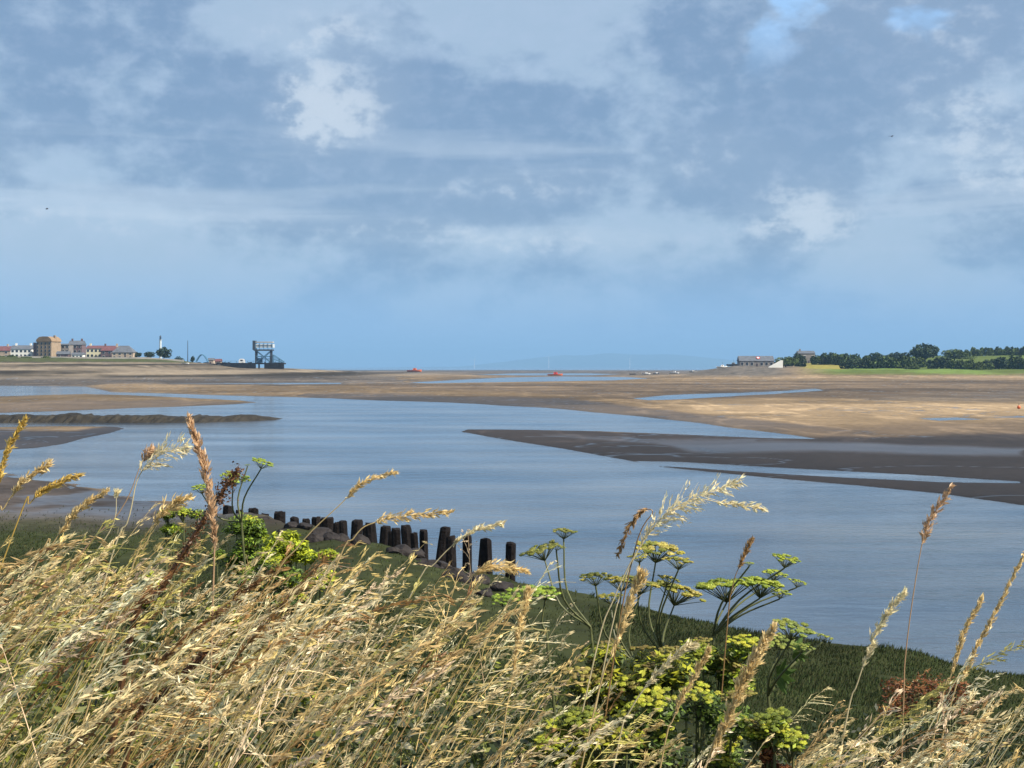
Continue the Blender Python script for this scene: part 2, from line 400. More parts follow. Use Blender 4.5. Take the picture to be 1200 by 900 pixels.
# ------------------------------------------------------------------ sky, sun, camera
SUN_AZ, SUN_EL = R(112), R(44)
def build_world():
    w = bpy.data.worlds.new('World'); sc.world = w; w.use_nodes = True
    n, l = w.node_tree.nodes, w.node_tree.links
    bg = n['Background']; bg.inputs['Strength'].default_value = 0.071
    K = 10.0
    sky = n.new('ShaderNodeTexSky'); sky.sky_type = 'NISHITA'; sky.sun_disc = False
    sky.sun_elevation = SUN_EL; sky.sun_rotation = SUN_AZ; sky.air_density = 1.0; sky.dust_density = 0.6; sky.ozone_density = 1.5
    tc = n.new('ShaderNodeTexCoord'); sx = n.new('ShaderNodeSeparateXYZ'); l.new(tc.outputs['Generated'], sx.inputs[0])
    def m(op, a, b=None, c=None):
        k = n.new('ShaderNodeMath'); k.operation = op
        for i, v in enumerate((a, b, c)):
            if v is None: continue
            if isinstance(v, (int, float)): k.inputs[i].default_value = v
            else: l.new(v, k.inputs[i])
        return k.outputs[0]
    def smooth(v, a, b, t0=0.0, t1=1.0):
        k = n.new('ShaderNodeMapRange'); k.interpolation_type = 'SMOOTHSTEP'
        k.inputs['From Min'].default_value = a; k.inputs['From Max'].default_value = b
        k.inputs['To Min'].default_value = t0; k.inputs['To Max'].default_value = t1
        l.new(v, k.inputs['Value']); return k.outputs[0]
    az = m('MULTIPLY', m('ARCTAN2', sx.outputs[0], sx.outputs[1]), 57.29578)
    el = m('MULTIPLY', m('ARCSINE', sx.outputs[2]), 57.29578)
    def noise(sxx, syy, det, ox=0.0, rough=.55, dist=0.0):
        cb = n.new('ShaderNodeCombineXYZ')
        l.new(m('MULTIPLY_ADD', az, sxx, ox), cb.inputs[0]); l.new(m('MULTIPLY_ADD', el, syy, ox * .7), cb.inputs[1])
        z = n.new('ShaderNodeTexNoise'); z.inputs['Scale'].default_value = 1; z.inputs['Detail'].default_value = det
        z.inputs['Roughness'].default_value = rough; z.inputs['Distortion'].default_value = dist
        l.new(cb.outputs[0], z.inputs['Vector']); return z.outputs['Fac']
    def mix(f, a, b):
        k = n.new('ShaderNodeMix'); k.data_type = 'RGBA'
        if isinstance(f, float): k.inputs[0].default_value = f
        else: l.new(f, k.inputs[0])
        for v, s in ((a, 6), (b, 7)):
            if isinstance(v, tuple): k.inputs[s].default_value = tuple(x * K for x in v) + (1,)
            else: l.new(v, k.inputs[s])
        return k.outputs[2]
    n1 = noise(.10, .18, 4, 3.1, .45, .3)
    n2 = noise(.26, .40, 5, 11.7, .46, .15)
    n3 = noise(.85, 1.25, 7, 5.3, .6, .1)
    # base cloud deck: slate to pale grey blue
    dens = m('ADD', m('MULTIPLY', n1, .65), m('MULTIPLY', n2, .35))
    dk = None
    for (px, py, rx, ry, s_) in [(90, 112, 150, 62, 1.0), (935, 125, 120, 75, 1.1), (630, 130, 190, 62, 1.0), (480, 160, 50, 30, .6), (250, 235, 260, 16, .8), (560, 243, 210, 15, .9), (850, 225, 90, 22, .7), (1090, 235, 130, 14, .8), (240, 130, 70, 70, .5), (1060, 110, 60, 60, .6)]:
        a0 = (px - 600) / F * 57.3; e0 = (HOR - py) / F * 57.3; ra = rx / F * 57.3; re = ry / F * 57.3
        q = m('ADD', m('POWER', m('MULTIPLY', m('ADD', m('MULTIPLY_ADD', m('ADD', n2, -.5), 5.0, az), -a0), 1 / ra), 2.0), m('POWER', m('MULTIPLY', m('ADD', m('MULTIPLY_ADD', m('ADD', n2, -.5), 2.2, el), -e0), 1 / re), 2.0))
        g = m('MULTIPLY', m('EXPONENT', m('MULTIPLY', q, -.8)), s_)
        dk = g if dk is None else m('ADD', dk, g)
    dens = m('MULTIPLY_ADD', m('MINIMUM', dk, 1.2), -.13, m('MULTIPLY_ADD', m('ADD', n3, -.5), .16, m('ADD', dens, .025)))
    deck = mix(smooth(dens, .43, .575), (.168, .262, .405), (.335, .440, .570))
    deck = mix(m('MULTIPLY', smooth(n3, .40, .72), .22), deck, (.42, .50, .66))
    nb = noise(.055, .62, 5, 21.3, .5, .25)
    band = m('MULTIPLY', smooth(nb, .50, .66), m('MULTIPLY', smooth(el, 4.2, 6.0), smooth(el, 10.5, 8.0)))
    deck = mix(m('MULTIPLY', band, .5), deck, (.50, .58, .68))
    # brighter gaps where the deck thins: each has its own place and size in the sky
    br = None
    wob = m('ADD', m('MULTIPLY', m('ADD', n2, -.5), 3.0), m('MULTIPLY', m('ADD', n3, -.5), 1.5))
    for (px, py, rx, ry, s) in [(390, 128, 62, 50, 1.2), (945, 258, 62, 38, 1.0), (1115, 150, 80, 75, .62), (600, 216, 130, 22, .55), (100, 262, 150, 22, .5),
                                (440, 268, 220, 18, .45), (680, 280, 170, 18, .5), (380, 40, 90, 26, .5), (1175, 225, 70, 36, .5), (830, 185, 80, 36, .45), (20, 200, 60, 30, .4), (1060, 40, 150, 40, .4)]:
        a0 = (px - 600) / F * 57.3; e0 = (HOR - py) / F * 57.3; ra = rx / F * 57.3; re = ry / F * 57.3
        q = m('ADD', m('POWER', m('MULTIPLY', m('ADD', m('ADD', az, m('MULTIPLY', wob, .8)), -a0), 1 / ra), 2.0), m('POWER', m('MULTIPLY', m('ADD', m('ADD', el, m('MULTIPLY', wob, .45)), -e0), 1 / re), 2.0))
        g = m('MULTIPLY', m('EXPONENT', m('MULTIPLY', q, -.8)), s)
        br = g if br is None else m('ADD', br, g)
    bm = m('MINIMUM', br, 1.15)
    crisp = smooth(m('MULTIPLY_ADD', m('ADD', n3, -.5), 2.4, bm), .42, 1.05)
    patch = m('MULTIPLY_ADD', crisp, m('MULTIPLY', smooth(bm, .1, .8), .62), m('MULTIPLY', bm, .25))
    deck = mix(m('MULTIPLY', patch, .95), deck, (.56, .62, .69))
    # blue holes high on the right
    hole = m('MULTIPLY', smooth(n2, .55, .66), m('MULTIPLY', smooth(el, 11.0, 14.5), smooth(az, 6, 11)))
    deck = mix(m('MULTIPLY', hole, .75), deck, (.34, .60, .98))
    # clear pale blue near the horizon, the real sky through everything
    low = smooth(m('ADD', el, m('MULTIPLY', m('ADD', n1, -.5), 2.5)), .2, 5.4)
    full = mix(low, (.205, .405, .70), deck)
    over = smooth(el, 16, 40)
    full = mix(over, full, (.42, .48, .58))
    full = mix(0.14, full, sky.outputs[0])
    l.new(full, bg.inputs['Color'])

def build_light_camera():
    L = bpy.data.lights.new('sun', 'SUN'); L.energy = 5.0; L.angle = R(.5); L.color = (1, .91, .76)
    o = bpy.data.objects.new('sun', L); COL.objects.link(o)
    S = Vector((math.sin(SUN_AZ) * math.cos(SUN_EL), math.cos(SUN_AZ) * math.cos(SUN_EL), math.sin(SUN_EL)))
    o.rotation_euler = S.to_track_quat('Z', 'Y').to_euler()
    o.location = (20, -10, 40)
    c = bpy.data.cameras.new('camera'); co = bpy.data.objects.new('camera', c); COL.objects.link(co)
    co.location = (0, 0, EYE); co.rotation_euler = (R(90), 0, 0)
    c.sensor_width = 36; c.lens = F / 1200 * 36
    c.shift_y = -(450 - HOR) / 1200
    c.clip_start = .05; c.clip_end = 80000
    sc.camera = co
    sc.view_settings.view_transform = 'Standard'; sc.view_settings.look = 'None'
    sc.view_settings.exposure = 0.85; sc.view_settings.gamma = 1
    sc.cycles.max_bounces = 6; sc.cycles.diffuse_bounces = 2; sc.cycles.glossy_bounces = 2; sc.cycles.transmission_bounces = 4
    sc.cycles.volume_bounces = 0
    sc.cycles.use_denoising = True

def build_haze():
    b = MB().box(-26000, 26000, -300, 29000, -8, 360)
    m = bpy.data.materials.new('haze_air'); n, l = nt(m)
    n.remove(n['Principled BSDF'])
    v = n.new('ShaderNodeVolumePrincipled')
    v.inputs['Color'].default_value = (.29, .54, .86, 1); v.inputs['Density'].default_value = 0.9e-4; v.inputs['Anisotropy'].default_value = .0
    l.new(v.outputs[0], n['Material Output'].inputs['Volume'])
    o = b.build('haze', m); tag(o, kind='stuff', label='thin blue haze lying over the estuary and the far shore', cat='haze')
    o.display_type = 'WIRE'

build_ground(); build_water(); build_world(); build_light_camera(); build_haze()

def build_hills():
    xs = np.linspace(-12000, 15000, 260)
    prof = np.interp(600 + F * xs / 25500, [-300, 300, 420, 540, 590, 630, 660, 690, 715, 740, 780, 810, 850, 890, 960, 1100, 1600], [0, 4, 10, 30, 110, 190, 250, 235, 265, 245, 262, 225, 150, 90, 50, 10, 0])
    prof = prof * (0.82 + 0.36 * fbm(xs / 900, xs * 0 + 3, 4, 6))
    V = []; Q = []
    for j, (yy, k) in enumerate([(24000, 0), (24800, .55), (25500, 1), (26500, .6), (27500, 0)]):
        for i, x in enumerate(xs): V.append((x, yy, prof[i] * k - 2))
    nx = len(xs)
    for j in range(4):
        for i in range(nx - 1): Q.append((j * nx + i, j * nx + i + 1, (j + 1) * nx + i + 1, (j + 1) * nx + i))
    tag(np_mesh('hills', V, Q, M['hill'], smooth=True), kind='structure')
build_hills()

# ------------------------------------------------------------------ trees
def leaf_cloud(n, lumps, size, jit=.5):
    """quads spread through ellipsoid lumps; returns V, Q"""
    V = []; tot = sum(l[3] * l[4] * l[5] for l in lumps) ** 1
    for (cx, cy, cz, rx, ry, rz) in lumps:
        k = max(20, int(n * (rx * ry * rz) / tot))
        d = rng.normal(size=(k, 3)); d /= np.linalg.norm(d, axis=1)[:, None]
        r = rng.uniform(.45, 1.05, (k, 1)) ** .6
        p = d * r * [rx, ry, rz] + [cx, cy, cz]
        a = rng.normal(size=(k, 3)) + d * .6; a /= np.linalg.norm(a, axis=1)[:, None]
        u = np.cross(a, rng.normal(size=(k, 3))); u /= np.linalg.norm(u, axis=1)[:, None]
        w = np.cross(a, u); s = size * rng.uniform(.6, 1.4, (k, 1))
        V.append(np.stack([p - u * s, p - w * s * .7, p + u * s, p + w * s * .7], 1).reshape(-1, 3))
    V = np.concatenate(V); Q = np.arange(len(V)).reshape(-1, 4)
    return V, Q
def tree(px0, px1, pyt, pyb, y, label, name='broadleaf_tree', material=None, cat='tree', group=None, trunk=True, flat=1.0, n=900):
    cx = (px0 + px1) / 2; x = (cx - 600) / F * y
    z0 = H(x, y) - .3
    zb = min(z0, EYE - (pyb - HOR) / F * y) if not trunk else z0
    zt = EYE + (HOR - pyt) / F * y
    zt = max(zt, z0 + 1.5)
    w = (px1 - px0) / F * y / 2; h = zt - z0
    t = empty(name, (x, y, z0), label, cat, group)
    tb = h * (.22 if trunk else 0.0)
    rz = (h - tb) / 2; c = tb + rz
    lumps = [(0, 0, c, w * .72, w * .65 * flat, rz * .95)]
    k = 7 if w < 8 else 12
    if not trunk:
        lumps = []
        k = 0
        for i in range(int(4 + w * .33)):
            q = random.uniform(.62, 1.0) * h * .5; fx = -.88 + 1.76 * (i + random.random()) / int(4 + w * .33 + 1); q *= (1 - .35 * fx * fx)
            lumps.append((fx * w, random.uniform(-.3, .3) * w * .5, q * .95, max(w * .26, 1.6), max(w * .2, 1.6), q))
    for i in range(k):
        a = random.uniform(0, 6.28); rr = random.uniform(.35, .75)
        s = random.uniform(.3, .5)
        lumps.append((math.cos(a) * w * rr, math.sin(a) * w * rr * flat * .7, c + random.uniform(-.55, .5) * rz, w * s, w * s * flat, min(rz * s * 1.2, rz * .6)))
    V, Q = leaf_cloud(n, lumps, max(.35, min(w, rz) * .16))
    V[:, 2] *= h / V[:, 2].max(); V[:, 2] = np.maximum(V[:, 2], 0.05); V[:, 0] *= w / np.percentile(np.abs(V[:, 0]), 99.5)
    np_mesh('crown', V, Q, material or M['tree'], parent=t)
    b = MB()
    r = max(.15, w * .06)
    b.tube([(0, 0, -.5), (0.05 * w, 0, c * .6), (0, 0, c * 1.2)], [r, r * .7, r * .3], 6)
    for i in range(4):
        a = i * 1.6 + random.random(); b.tube([(0, 0, c * .5), (math.cos(a) * w * .45, math.sin(a) * w * .4, c * 1.1)], [r * .5, r * .15], 5)
    b.build('trunk', M['bark'], t)
    return t

# ------------------------------------------------------------------ houses
def house(px0, px1, pyr, pye, y, label, wall, roof, name='house', rz=0.0, depth=9.0, gable=False, hip=0.0, nw=3, storeys=2, chim=1, base_py=None, cat='house', z0=None, door=True):
    cx = (px0 + px1) / 2; x = (cx - 600) / F * y
    if z0 is None: z0 = H(x, y) - .4
    w = (px1 - px0) / F * y / 2
    ze = EYE + (HOR - pye) / F * y - z0; zr = EYE + (HOR - pyr) / F * y - z0
    ze = max(ze, 2.4); zr = max(zr, ze + .8)
    t = empty(name, (x, y, z0), label, cat, rz=rz)
    d = depth
    b = MB()
    if gable:   # gable end faces the camera
        b.add([(-w,0,0),(w,0,0),(w,0,ze),(0,0,zr-.1),(-w,0,ze),(-w,d,0),(w,d,0),(w,d,ze),(0,d,zr-.1),(-w,d,ze)],
              [(0,1,2,3,4),(6,5,9,8,7),(1,6,7,2),(5,0,4,9)])
    else:
        b.add([(-w,0,0),(w,0,0),(w,d,0),(-w,d,0),(-w,0,ze),(w,0,ze),(w,d,ze),(-w,d,ze)], [(0,1,5,4),(1,2,6,5),(2,3,7,6),(3,0,4,7)])
        if hip == 0: b.add([(-w,0,ze),(-w,d,ze),(-w,d/2,zr-.1),(w,0,ze),(w,d,ze),(w,d/2,zr-.1)], [(0,2,1),(3,4,5)])
    b.build('wall', wall, t)
    rb = MB(); o = .35; th = .25
    if gable:
        for s in (-1, 1):
            e = s * (w + o); zo = ze - (zr - ze) * o / w
            rb.add([(e,-o,zo),(0,-o,zr),(0,d+o,zr),(e,d+o,zo),(e,-o,zo+th),(0,-o,zr+th),(0,d+o,zr+th),(e,d+o,zo+th)],
                   [(0,1,2,3),(7,6,5,4),(0,4,5,1),(1,5,6,2),(2,6,7,3),(3,7,4,0)])
    else:
        hx = w * hip
        rb.add([(-w-o,-o,ze),(w+o,-o,ze),(w+o,d+o,ze),(-w-o,d+o,ze),(-w-o+hx,d/2,zr),(w+o-hx,d/2,zr)],
               [(0,1,5,4),(1,2,5),(2,3,4,5),(3,0,4),(3,2,1,0)])
    r = rb.build('roof', roof, t)
    for i in range(chim):
        xx = (-w * .7 if i == 0 else w * .7) if not gable else 0
        MB().box(xx - .55, xx + .55, d * .45, d * .45 + .9, zr - 1.0, zr + 1.3).build('chimney', wall, r)
    sh = ze / storeys
    for s in range(storeys):
        for i in range(nw):
            xx = -w + (i + .5) * 2 * w / nw
            if s == 0 and door and i == nw // 2:
                MB().box(xx - .5, xx + .5, -.06, .05, 0, 2.3).build('door', M['door'], t); continue
            ww = min(.75, w / nw * .55)
            wf = MB().box(xx - ww - .08, xx + ww + .08, -.05, .05, s * sh + sh * .28, s * sh + sh * .82).build('window', M['white'], t)
            MB().box(xx - ww, xx + ww, -.09, -.052, s * sh + sh * .31, s * sh + sh * .79).build('pane', M['glass'], wf)
    return t

def town():
    Y = 910
    house(-26, 12, 405.5, 411, Y + 10, 'terraced house with mauve roof cut by the left frame edge', M['sandwall'], M['redroof'], nw=4, chim=2)
    house(12.5, 37, 404.5, 409, Y, 'long white rendered house under a slate roof on left shore', M['white'], M['slate'], nw=5, chim=2)
    # tall block with a rounded ochre roof
    y = Y - 10; x0, x1 = (37.5 - 600) / F * y, (62 - 600) / F * y; xc = (x0 + x1) / 2; w = (x1 - x0) / 2; z0 = H(xc, y) - .4
    zr = EYE + (HOR - 394) / F * y - z0; ze = zr - 3.4
    t = empty('apartment_block', (xc, y, z0), 'tallest brown block with rounded ochre roof among the left shore houses', 'building', rz=R(-14))
    MB().box(-w * .62, w * .95, 0, 11, 0, ze).build('wall', M['tan'], t)
    tag(MB().box(-w * 1.05, -w * .62 - .01, .6, 11, 0, ze - .6).build('shaded_side', M['mauve'], t), 'left side of the block coloured mauve for its shade')  # left face lies in shade; the mauve puts that shade into the colour
    rb = MB(); prof = [(-w*.72,0),(-w*.6,1.6),(-w*.35,2.9),(0,3.3),(w*.6,3.2),(w*.9,1.9),(w*1.02,0)]
    V = [(a, -.3, ze + b) for a, b in prof] + [(a, 11.3, ze + b) for a, b in prof]; n = len(prof)
    rb.add(V, [tuple(range(n)), tuple(range(2*n-1, n-1, -1))] + [(i, i+n, i+n+1, i+1) for i in range(n-1)] + [(n-1, 2*n-1, n, 0)])
    r = rb.build('roof', M['ochre'], t)
    MB().box(w*.7, w*.9, 5, 6.2, ze + 1, ze + 4.0).build('chimney', M['tan'], r)
    for s in range(4):
        for i in range(4):
            xx = -w * .5 + i * w * .42; zz = 1.2 + s * (ze - 1) / 4
            wf = MB().box(xx - .6, xx + .6, -.06, .05, zz, zz + 1.6).build('window', M['sandwall'], t)
            MB().box(xx - .5, xx + .5, -.1, -.062, zz + .1, zz + 1.5).build('pane', M['glass'], wf)
    house(62.5, 81, 402.5, 404, Y + 4, 'grey flat fronted terrace between the brown block and a dark gabled house', M['grey'], M['slate'], nw=4, chim=1, storeys=3)
    house(80, 96, 399, 404, Y + 16, 'dark grey house with two chimneys above its neighbours on left shore', M['mauve'], M['slate'], nw=3, chim=2, storeys=3)
    house(84, 97, 413, 415.5, Y - 30, 'low white fronted shelter with dark roof in front of the houses', M['white'], M['slate'], name='shelter', nw=3, chim=0, storeys=1, depth=5, cat='shelter')
    house(101, 119.5, 404.8, 408.3, Y, 'cream house with shallow maroon roof on left shore', M['cream'], M['redroof'], nw=4, chim=1)
    house(118, 139, 405, 411, Y - 8, 'maroon roofed brick house beside the cream one', M['mauve'], M['redroof'], nw=3, chim=1, hip=.35)
    house(131, 156, 405, 413, Y - 16, 'pale stone house with broad hipped slate roof nearest the trees', M['sandwall'], M['slate'], nw=4, chim=1, hip=.6)
    house(66, 80, 411.5, 415, Y - 32, 'small mauve shed below the grey terrace on left shore', M['mauve'], M['slate'], name='shed', nw=2, chim=0, storeys=1, depth=5, cat='shed')
    # promenade wall
    b = MB()
    P = [(-60, 430), (0, 426), (60, 424), (120, 424), (170, 425), (215, 427)]
    V = []; n = 0
    for (px, _) in P:
        y = 868; x = (px - 600) / F * y; z = H(x, y); V += [(x, y, z - 1.5), (x, y, z + 1.1), (x, y + .8, z + 1.1), (x, y + .8, z - 1.5)]
    Fs = []
    for i in range(len(P) - 1):
        a = i * 4; Fs += [(a, a+4, a+5, a+1), (a+1, a+5, a+6, a+2), (a+2, a+6, a+7, a+3)]
    Fs += [(0,1,2,3), (len(V)-1, len(V)-2, len(V)-3, len(V)-4)]
    tag(b.add(V, Fs).build('promenade_wall', M['prom']), 'long low pale concrete wall below the houses on left shore', 'wall')
    # trees and bushes of the left shore
    tree(182, 201, 405.8, 421, Y - 5, 'round dark tree standing alone right of the houses', material=M['tree_b'])
    tree(154, 166, 412, 424, Y - 10, 'small dark tree next to the hipped stone house', material=M['tree_b'])
    tree(167, 181, 411.5, 424, Y - 12, 'thin dark tree between the round tree and a smaller one', material=M['tree_b'])
    tree(-8, 8, 417, 428, 856, 'green bush at the left frame edge below the houses', 'bush', M['hedge'], 'bush', trunk=False, n=500)
    tree(8, 22, 415.5, 428, 858, 'green bush below the white rendered house', 'bush', M['hedge'], 'bush', trunk=False, n=500)
    tree(24, 39, 418, 427, 855, 'dark low bush in front of the brown block', 'bush', M['tree'], 'bush', trunk=False, n=500)
    tree(48, 60, 420.5, 427, 852, 'smallest green bush below the brown block', 'bush', M['hedge'], 'bush', trunk=False, n=400)
    tree(204, 217, 417, 425, 900, 'dark shrub right of the round tree', 'bush', M['tree_b'], 'bush', trunk=False, n=400)
    tree(223, 229, 416.5, 425, 905, 'narrow dark conifer beside the flag pole', 'conifer', M['tree_b'], n=300)
    # lighthouse, mast
    y = 1500; x = (188 - 600) / F * y; z = 4; zt = EYE + (HOR - 393) / F * y
    t = empty('lighthouse', (x, y, z), 'slim white lighthouse tower rising behind the round tree', 'lighthouse')
    MB().tube([(0,0,0),(0,0,zt-z-5)], [1.7,1.1], 10).build('tower', M['steelw'], t)
    MB().tube([(0,0,zt-z-5),(0,0,zt-z-4.6)], 1.7, 10).build('gallery', M['steelw'], t)
    MB().tube([(0,0,zt-z-4.6),(0,0,zt-z-1.6)], 1.0, 8).build('lantern', M['glass'], t)
    MB().tube([(0,0,zt-z-1.6),(0,0,zt-z)], [1.4,.1], 8).build('lantern_roof', M['steeld'], t)
    y = 905; x = (220 - 600) / F * y; z = H(x, y); zt = EYE + (HOR - 399) / F * y
    t = empty('flag_pole', (x, y, z), 'tall thin grey pole standing right of the round tree', 'pole')
    MB().tube([(0,0,-.3),(0,0,zt-z)], [.32,.16], 6).build('shaft', M['steeld'], t)
    MB().box(-.5,.5,-.5,.5,0,.4).build('footing', M['prom'], t)
    # blue arch
    y = 915; x = (237 - 600) / F * y; z = H(x, y); zt = EYE + (HOR - 415.5) / F * y - z; w = 7 / F * y
    t = empty('steel_arch', (x, y, z), 'curved blue steel arch on the shore left of the pier', 'arch')
    pts = [(-w + 2*w*i/10, 0, zt * math.sin(math.pi * (i/10*.85 + .08))) for i in range(11)]
    MB().tube([(p[0], -1.2, p[2]) for p in pts], .35, 6).build('rib', M['steelb'], t)
    MB().tube([(p[0], 1.2, p[2]) for p in pts], .35, 6).build('rib', M['steelb'], t)
    b = MB()
    for p in pts[2:-1]: b.tube([(p[0], -1.2, p[2]), (p[0], 1.2, p[2])], .15, 4)
    b.build('cross_bars', M['steelb'], t)
    # sheds beside the arch
    house(243.5, 250, 419.5, 422, 925, 'small pale hut left of the pier', M['sandwall'], M['slate'], name='hut', nw=1, chim=0, storeys=1, depth=5, cat='hut')
    house(252, 258.5, 420.5, 423.5, 930, 'brown boarded hut next to the pale hut', M['tan'], M['redroof'], name='hut', nw=1, chim=0, storeys=1, depth=5, cat='hut', door=False)

def pier():
    y = 900
    def X(px): return (px - 600) / F * y
    def Z(py): return EYE + (HOR - py) / F * y
    # timber jetty
    x0, x1 = X(254), X(332.5)
    zb = min(H(x0, y), H(x1, y)) - .4; zt = Z(425.2)
    t = empty('timber_jetty', ((x0 + x1) / 2, y, zb), 'long black timber jetty at the tip of the left shore', 'jetty')
    c = (x0 + x1) / 2
    h = zt - zb
    MB().box(x0 - c, x1 - c, 0, 9, h - .9, h).build('deck', M['pier'], t)
    nP = 34
    for i in range(nP):
        px = 254 + 78 * i / (nP - 1)
        if 299.5 < px < 310 and i % 3: continue
        xx = X(px) - c
        MB().box(xx - .55, xx + .55, -.35, .0, -.6, h - .3 + random.uniform(-.3, .9)).build('pile', M['pier'], t)
    b = MB()
    for zz in (.35, .62): b.box(x0 - c, X(299) - c, .02, .3, h * zz, h * zz + .9)
    for zz in (.35, .62): b.box(X(310) - c, x1 - c, .02, .3, h * zz, h * zz + .9)
    b.box(x0 - c, X(299) - c, .6, .9, 0, h - 1); b.box(X(310) - c, x1 - c, .6, .9, 0, h - 1)
    b.build('fender_boards', M['pier'], t)
    b = MB()
    for i in range(12): 
        xx = x0 - c + (x1 - x0) * (i + .5) / 12; b.box(xx - .08, xx + .08, .1, .26, h, h + 1.2)
    b.box(x0 - c, x1 - c, .12, .24, h + 1.1, h + 1.2)
    b.build('handrail', M['steeld'], t)
    # gantry tower standing behind it
    gx0, gx1 = X(296), X(318); gc = (gx0 + gx1) / 2; y2 = y + 4
    g = empty('ferry_gantry', (gc, y2, zt), 'tall steel gantry with white cabin on top above the jetty', 'gantry')
    w = (gx1 - gx0) / 2; hz = lambda py: Z(py) - zt
    for sx in (-1, 1):
        for yy in (0, 4.5):
            MB().box(sx * (w - 1.2) - .4, sx * (w - 1.2) + .4, yy, yy + .8, 0, hz(410.5)).build('leg', M['steeld'], g)
    MB().box(-w, w, -.6, 6, hz(411), hz(409.3)).build('platform', M['steeld'], g)
    cab = MB().box(-w + .9, w + .5, -.2, 5.4, hz(407.2), hz(403.2)).build('cabin', M['steelw'], g)
    MB().box(-w + 1.5, w - .2, -.26, -.21, hz(405.6), hz(404.6)).build('window', M['glass'], cab)
    MB().box(-w + 1.1, w + .2, 0, 5, hz(401.4), hz(400.2)).build('roof_slab', M['prom'], g)
    for i in range(5):
        xx = -w + 1.3 + i * (2 * w - 1.5) / 4; b = MB()
        b.box(xx - .14, xx + .14, -.5, -.22, hz(409.3), hz(401.4)); b.build('cabin_post', M['steelb'], g)
    MB().box(-w - .7, -w + .85, -.5, 5.6, hz(410), hz(399)).build('end_screen', M['steeld'], g)
    b = MB()
    for yy in (.4, 4.9):
        b.tube([(-w + 1.2, yy, 0), (w - 1.2, yy, hz(411))], .22, 5); b.tube([(w - 1.2, yy, 0), (-w + 1.2, yy, hz(411))], .22, 5)
        b.tube([(-w + 1.2, yy, hz(417.5)), (w - 1.2, yy, hz(417.5))], .3, 5)
    b.build('bracing', M['steelb'], g)
    b = MB()
    for i in range(4):
        xx = -w + 1.8 + i * (2 * w - 3.6) / 3
        b.box(xx - .18, xx + .18, 1.2, 1.6, .01, hz(417.5))
    b.box(-w + 1.5, w - 1.5, 1.1, 1.7, hz(421), hz(420.2)); b.box(-w + 2.2, -w + 5, 1.9, 4, .01, hz(419.5))
    b.build('machinery_frame', M['steelb'], g)
    # blue ramp to the right
    rp = empty('ramp_truss', (X(318.5), y2 + 1, zt), 'blue lattice ramp sloping down right of the gantry', 'ramp')
    b = MB(); L = X(331) - X(318.5); hh = hz(415.5)
    for yy in (0, 3):
        b.tube([(0, yy, hh), (L, yy, .8)], .25, 5); b.tube([(0, yy, hh * .45), (L, yy, .15)], .25, 5)
        for i in range(6):
            a = i / 5.5; q = (i + .6) / 6
            b.tube([(L * a, yy, hh * (1 - a) + .8 * a), (L * q, yy, hh * .45 * (1 - q) + .1)], .14, 4)
        b.tube([(0, yy, 0), (0, yy, hh)], .25, 5); b.tube([(L * .55, yy, 0), (L * .55, yy, hh * .5)], .22, 5)
    b.build('lattice', M['steelb'], rp)
    MB().box(0, L, .3, 2.7, .02, .3).build('ramp_deck', M['steeld'], rp)
    # white van-like hut on the jetty
    v = empty('harbour_cabin', (X(281.5), y + 5, zt), 'small white rounded cabin standing on the black jetty', 'cabin')
    pr = [(-1.9,0),(-2.0,1.2),(-1.6,2.2),(-.6,2.7),(.8,2.6),(1.8,1.9),(2.0,0)]; n = len(pr)
    MB().add([(a,0,b_) for a,b_ in pr] + [(a,2.6,b_) for a,b_ in pr], [tuple(range(n)), tuple(range(2*n-1,n-1,-1))] + [(i,i+n,i+n+1,i+1) for i in range(n-1)]).build('shell', M['boatw'], v)
    MB().box(-.9,.7,-.06,-.002,1.2,2.0).build('window', M['glass'], v)
    # rubble mound left of the jetty
    for k, (px, w_, py) in enumerate([(240, 5, 428), (248, 8, 427.2), (256, 6, 427.8), (262, 5, 426.2)]):
        boulder(X(px), 884, w_ / F * y * .6, Z(py), ['low dark rubble heap farthest from the jetty', 'longest dark rubble heap left of the jetty', 'dark rubble heap below the brown hut', 'dark rubble heap touching the jetty end'][k], 'rubble_heap', 'rubble', M['pier'])

def ico(sub=1):
    t = (1 + 5 ** .5) / 2
    V = [Vector(v).normalized() for v in [(-1,t,0),(1,t,0),(-1,-t,0),(1,-t,0),(0,-1,t),(0,1,t),(0,-1,-t),(0,1,-t),(t,0,-1),(t,0,1),(-t,0,-1),(-t,0,1)]]
    Fc = [(0,11,5),(0,5,1),(0,1,7),(0,7,10),(0,10,11),(1,5,9),(5,11,4),(11,10,2),(10,7,6),(7,1,8),(3,9,4),(3,4,2),(3,2,6),(3,6,8),(3,8,9),(4,9,5),(2,4,11),(6,2,10),(8,6,7),(9,8,1)]
    for _ in range(sub):
        mid = {}; F2 = []
        def mp(a, b):
            k = (min(a, b), max(a, b))
            if k not in mid: mid[k] = len(V); V.append(((V[a] + V[b]) / 2).normalized())
            return mid[k]
        for a, b, c in Fc:
            x, y, z = mp(a, b), mp(b, c), mp(c, a); F2 += [(a,x,z),(b,y,x),(c,z,y),(x,y,z)]
        Fc = F2
    return V, Fc
ICO1 = ico(1); ICO2 = ico(2)
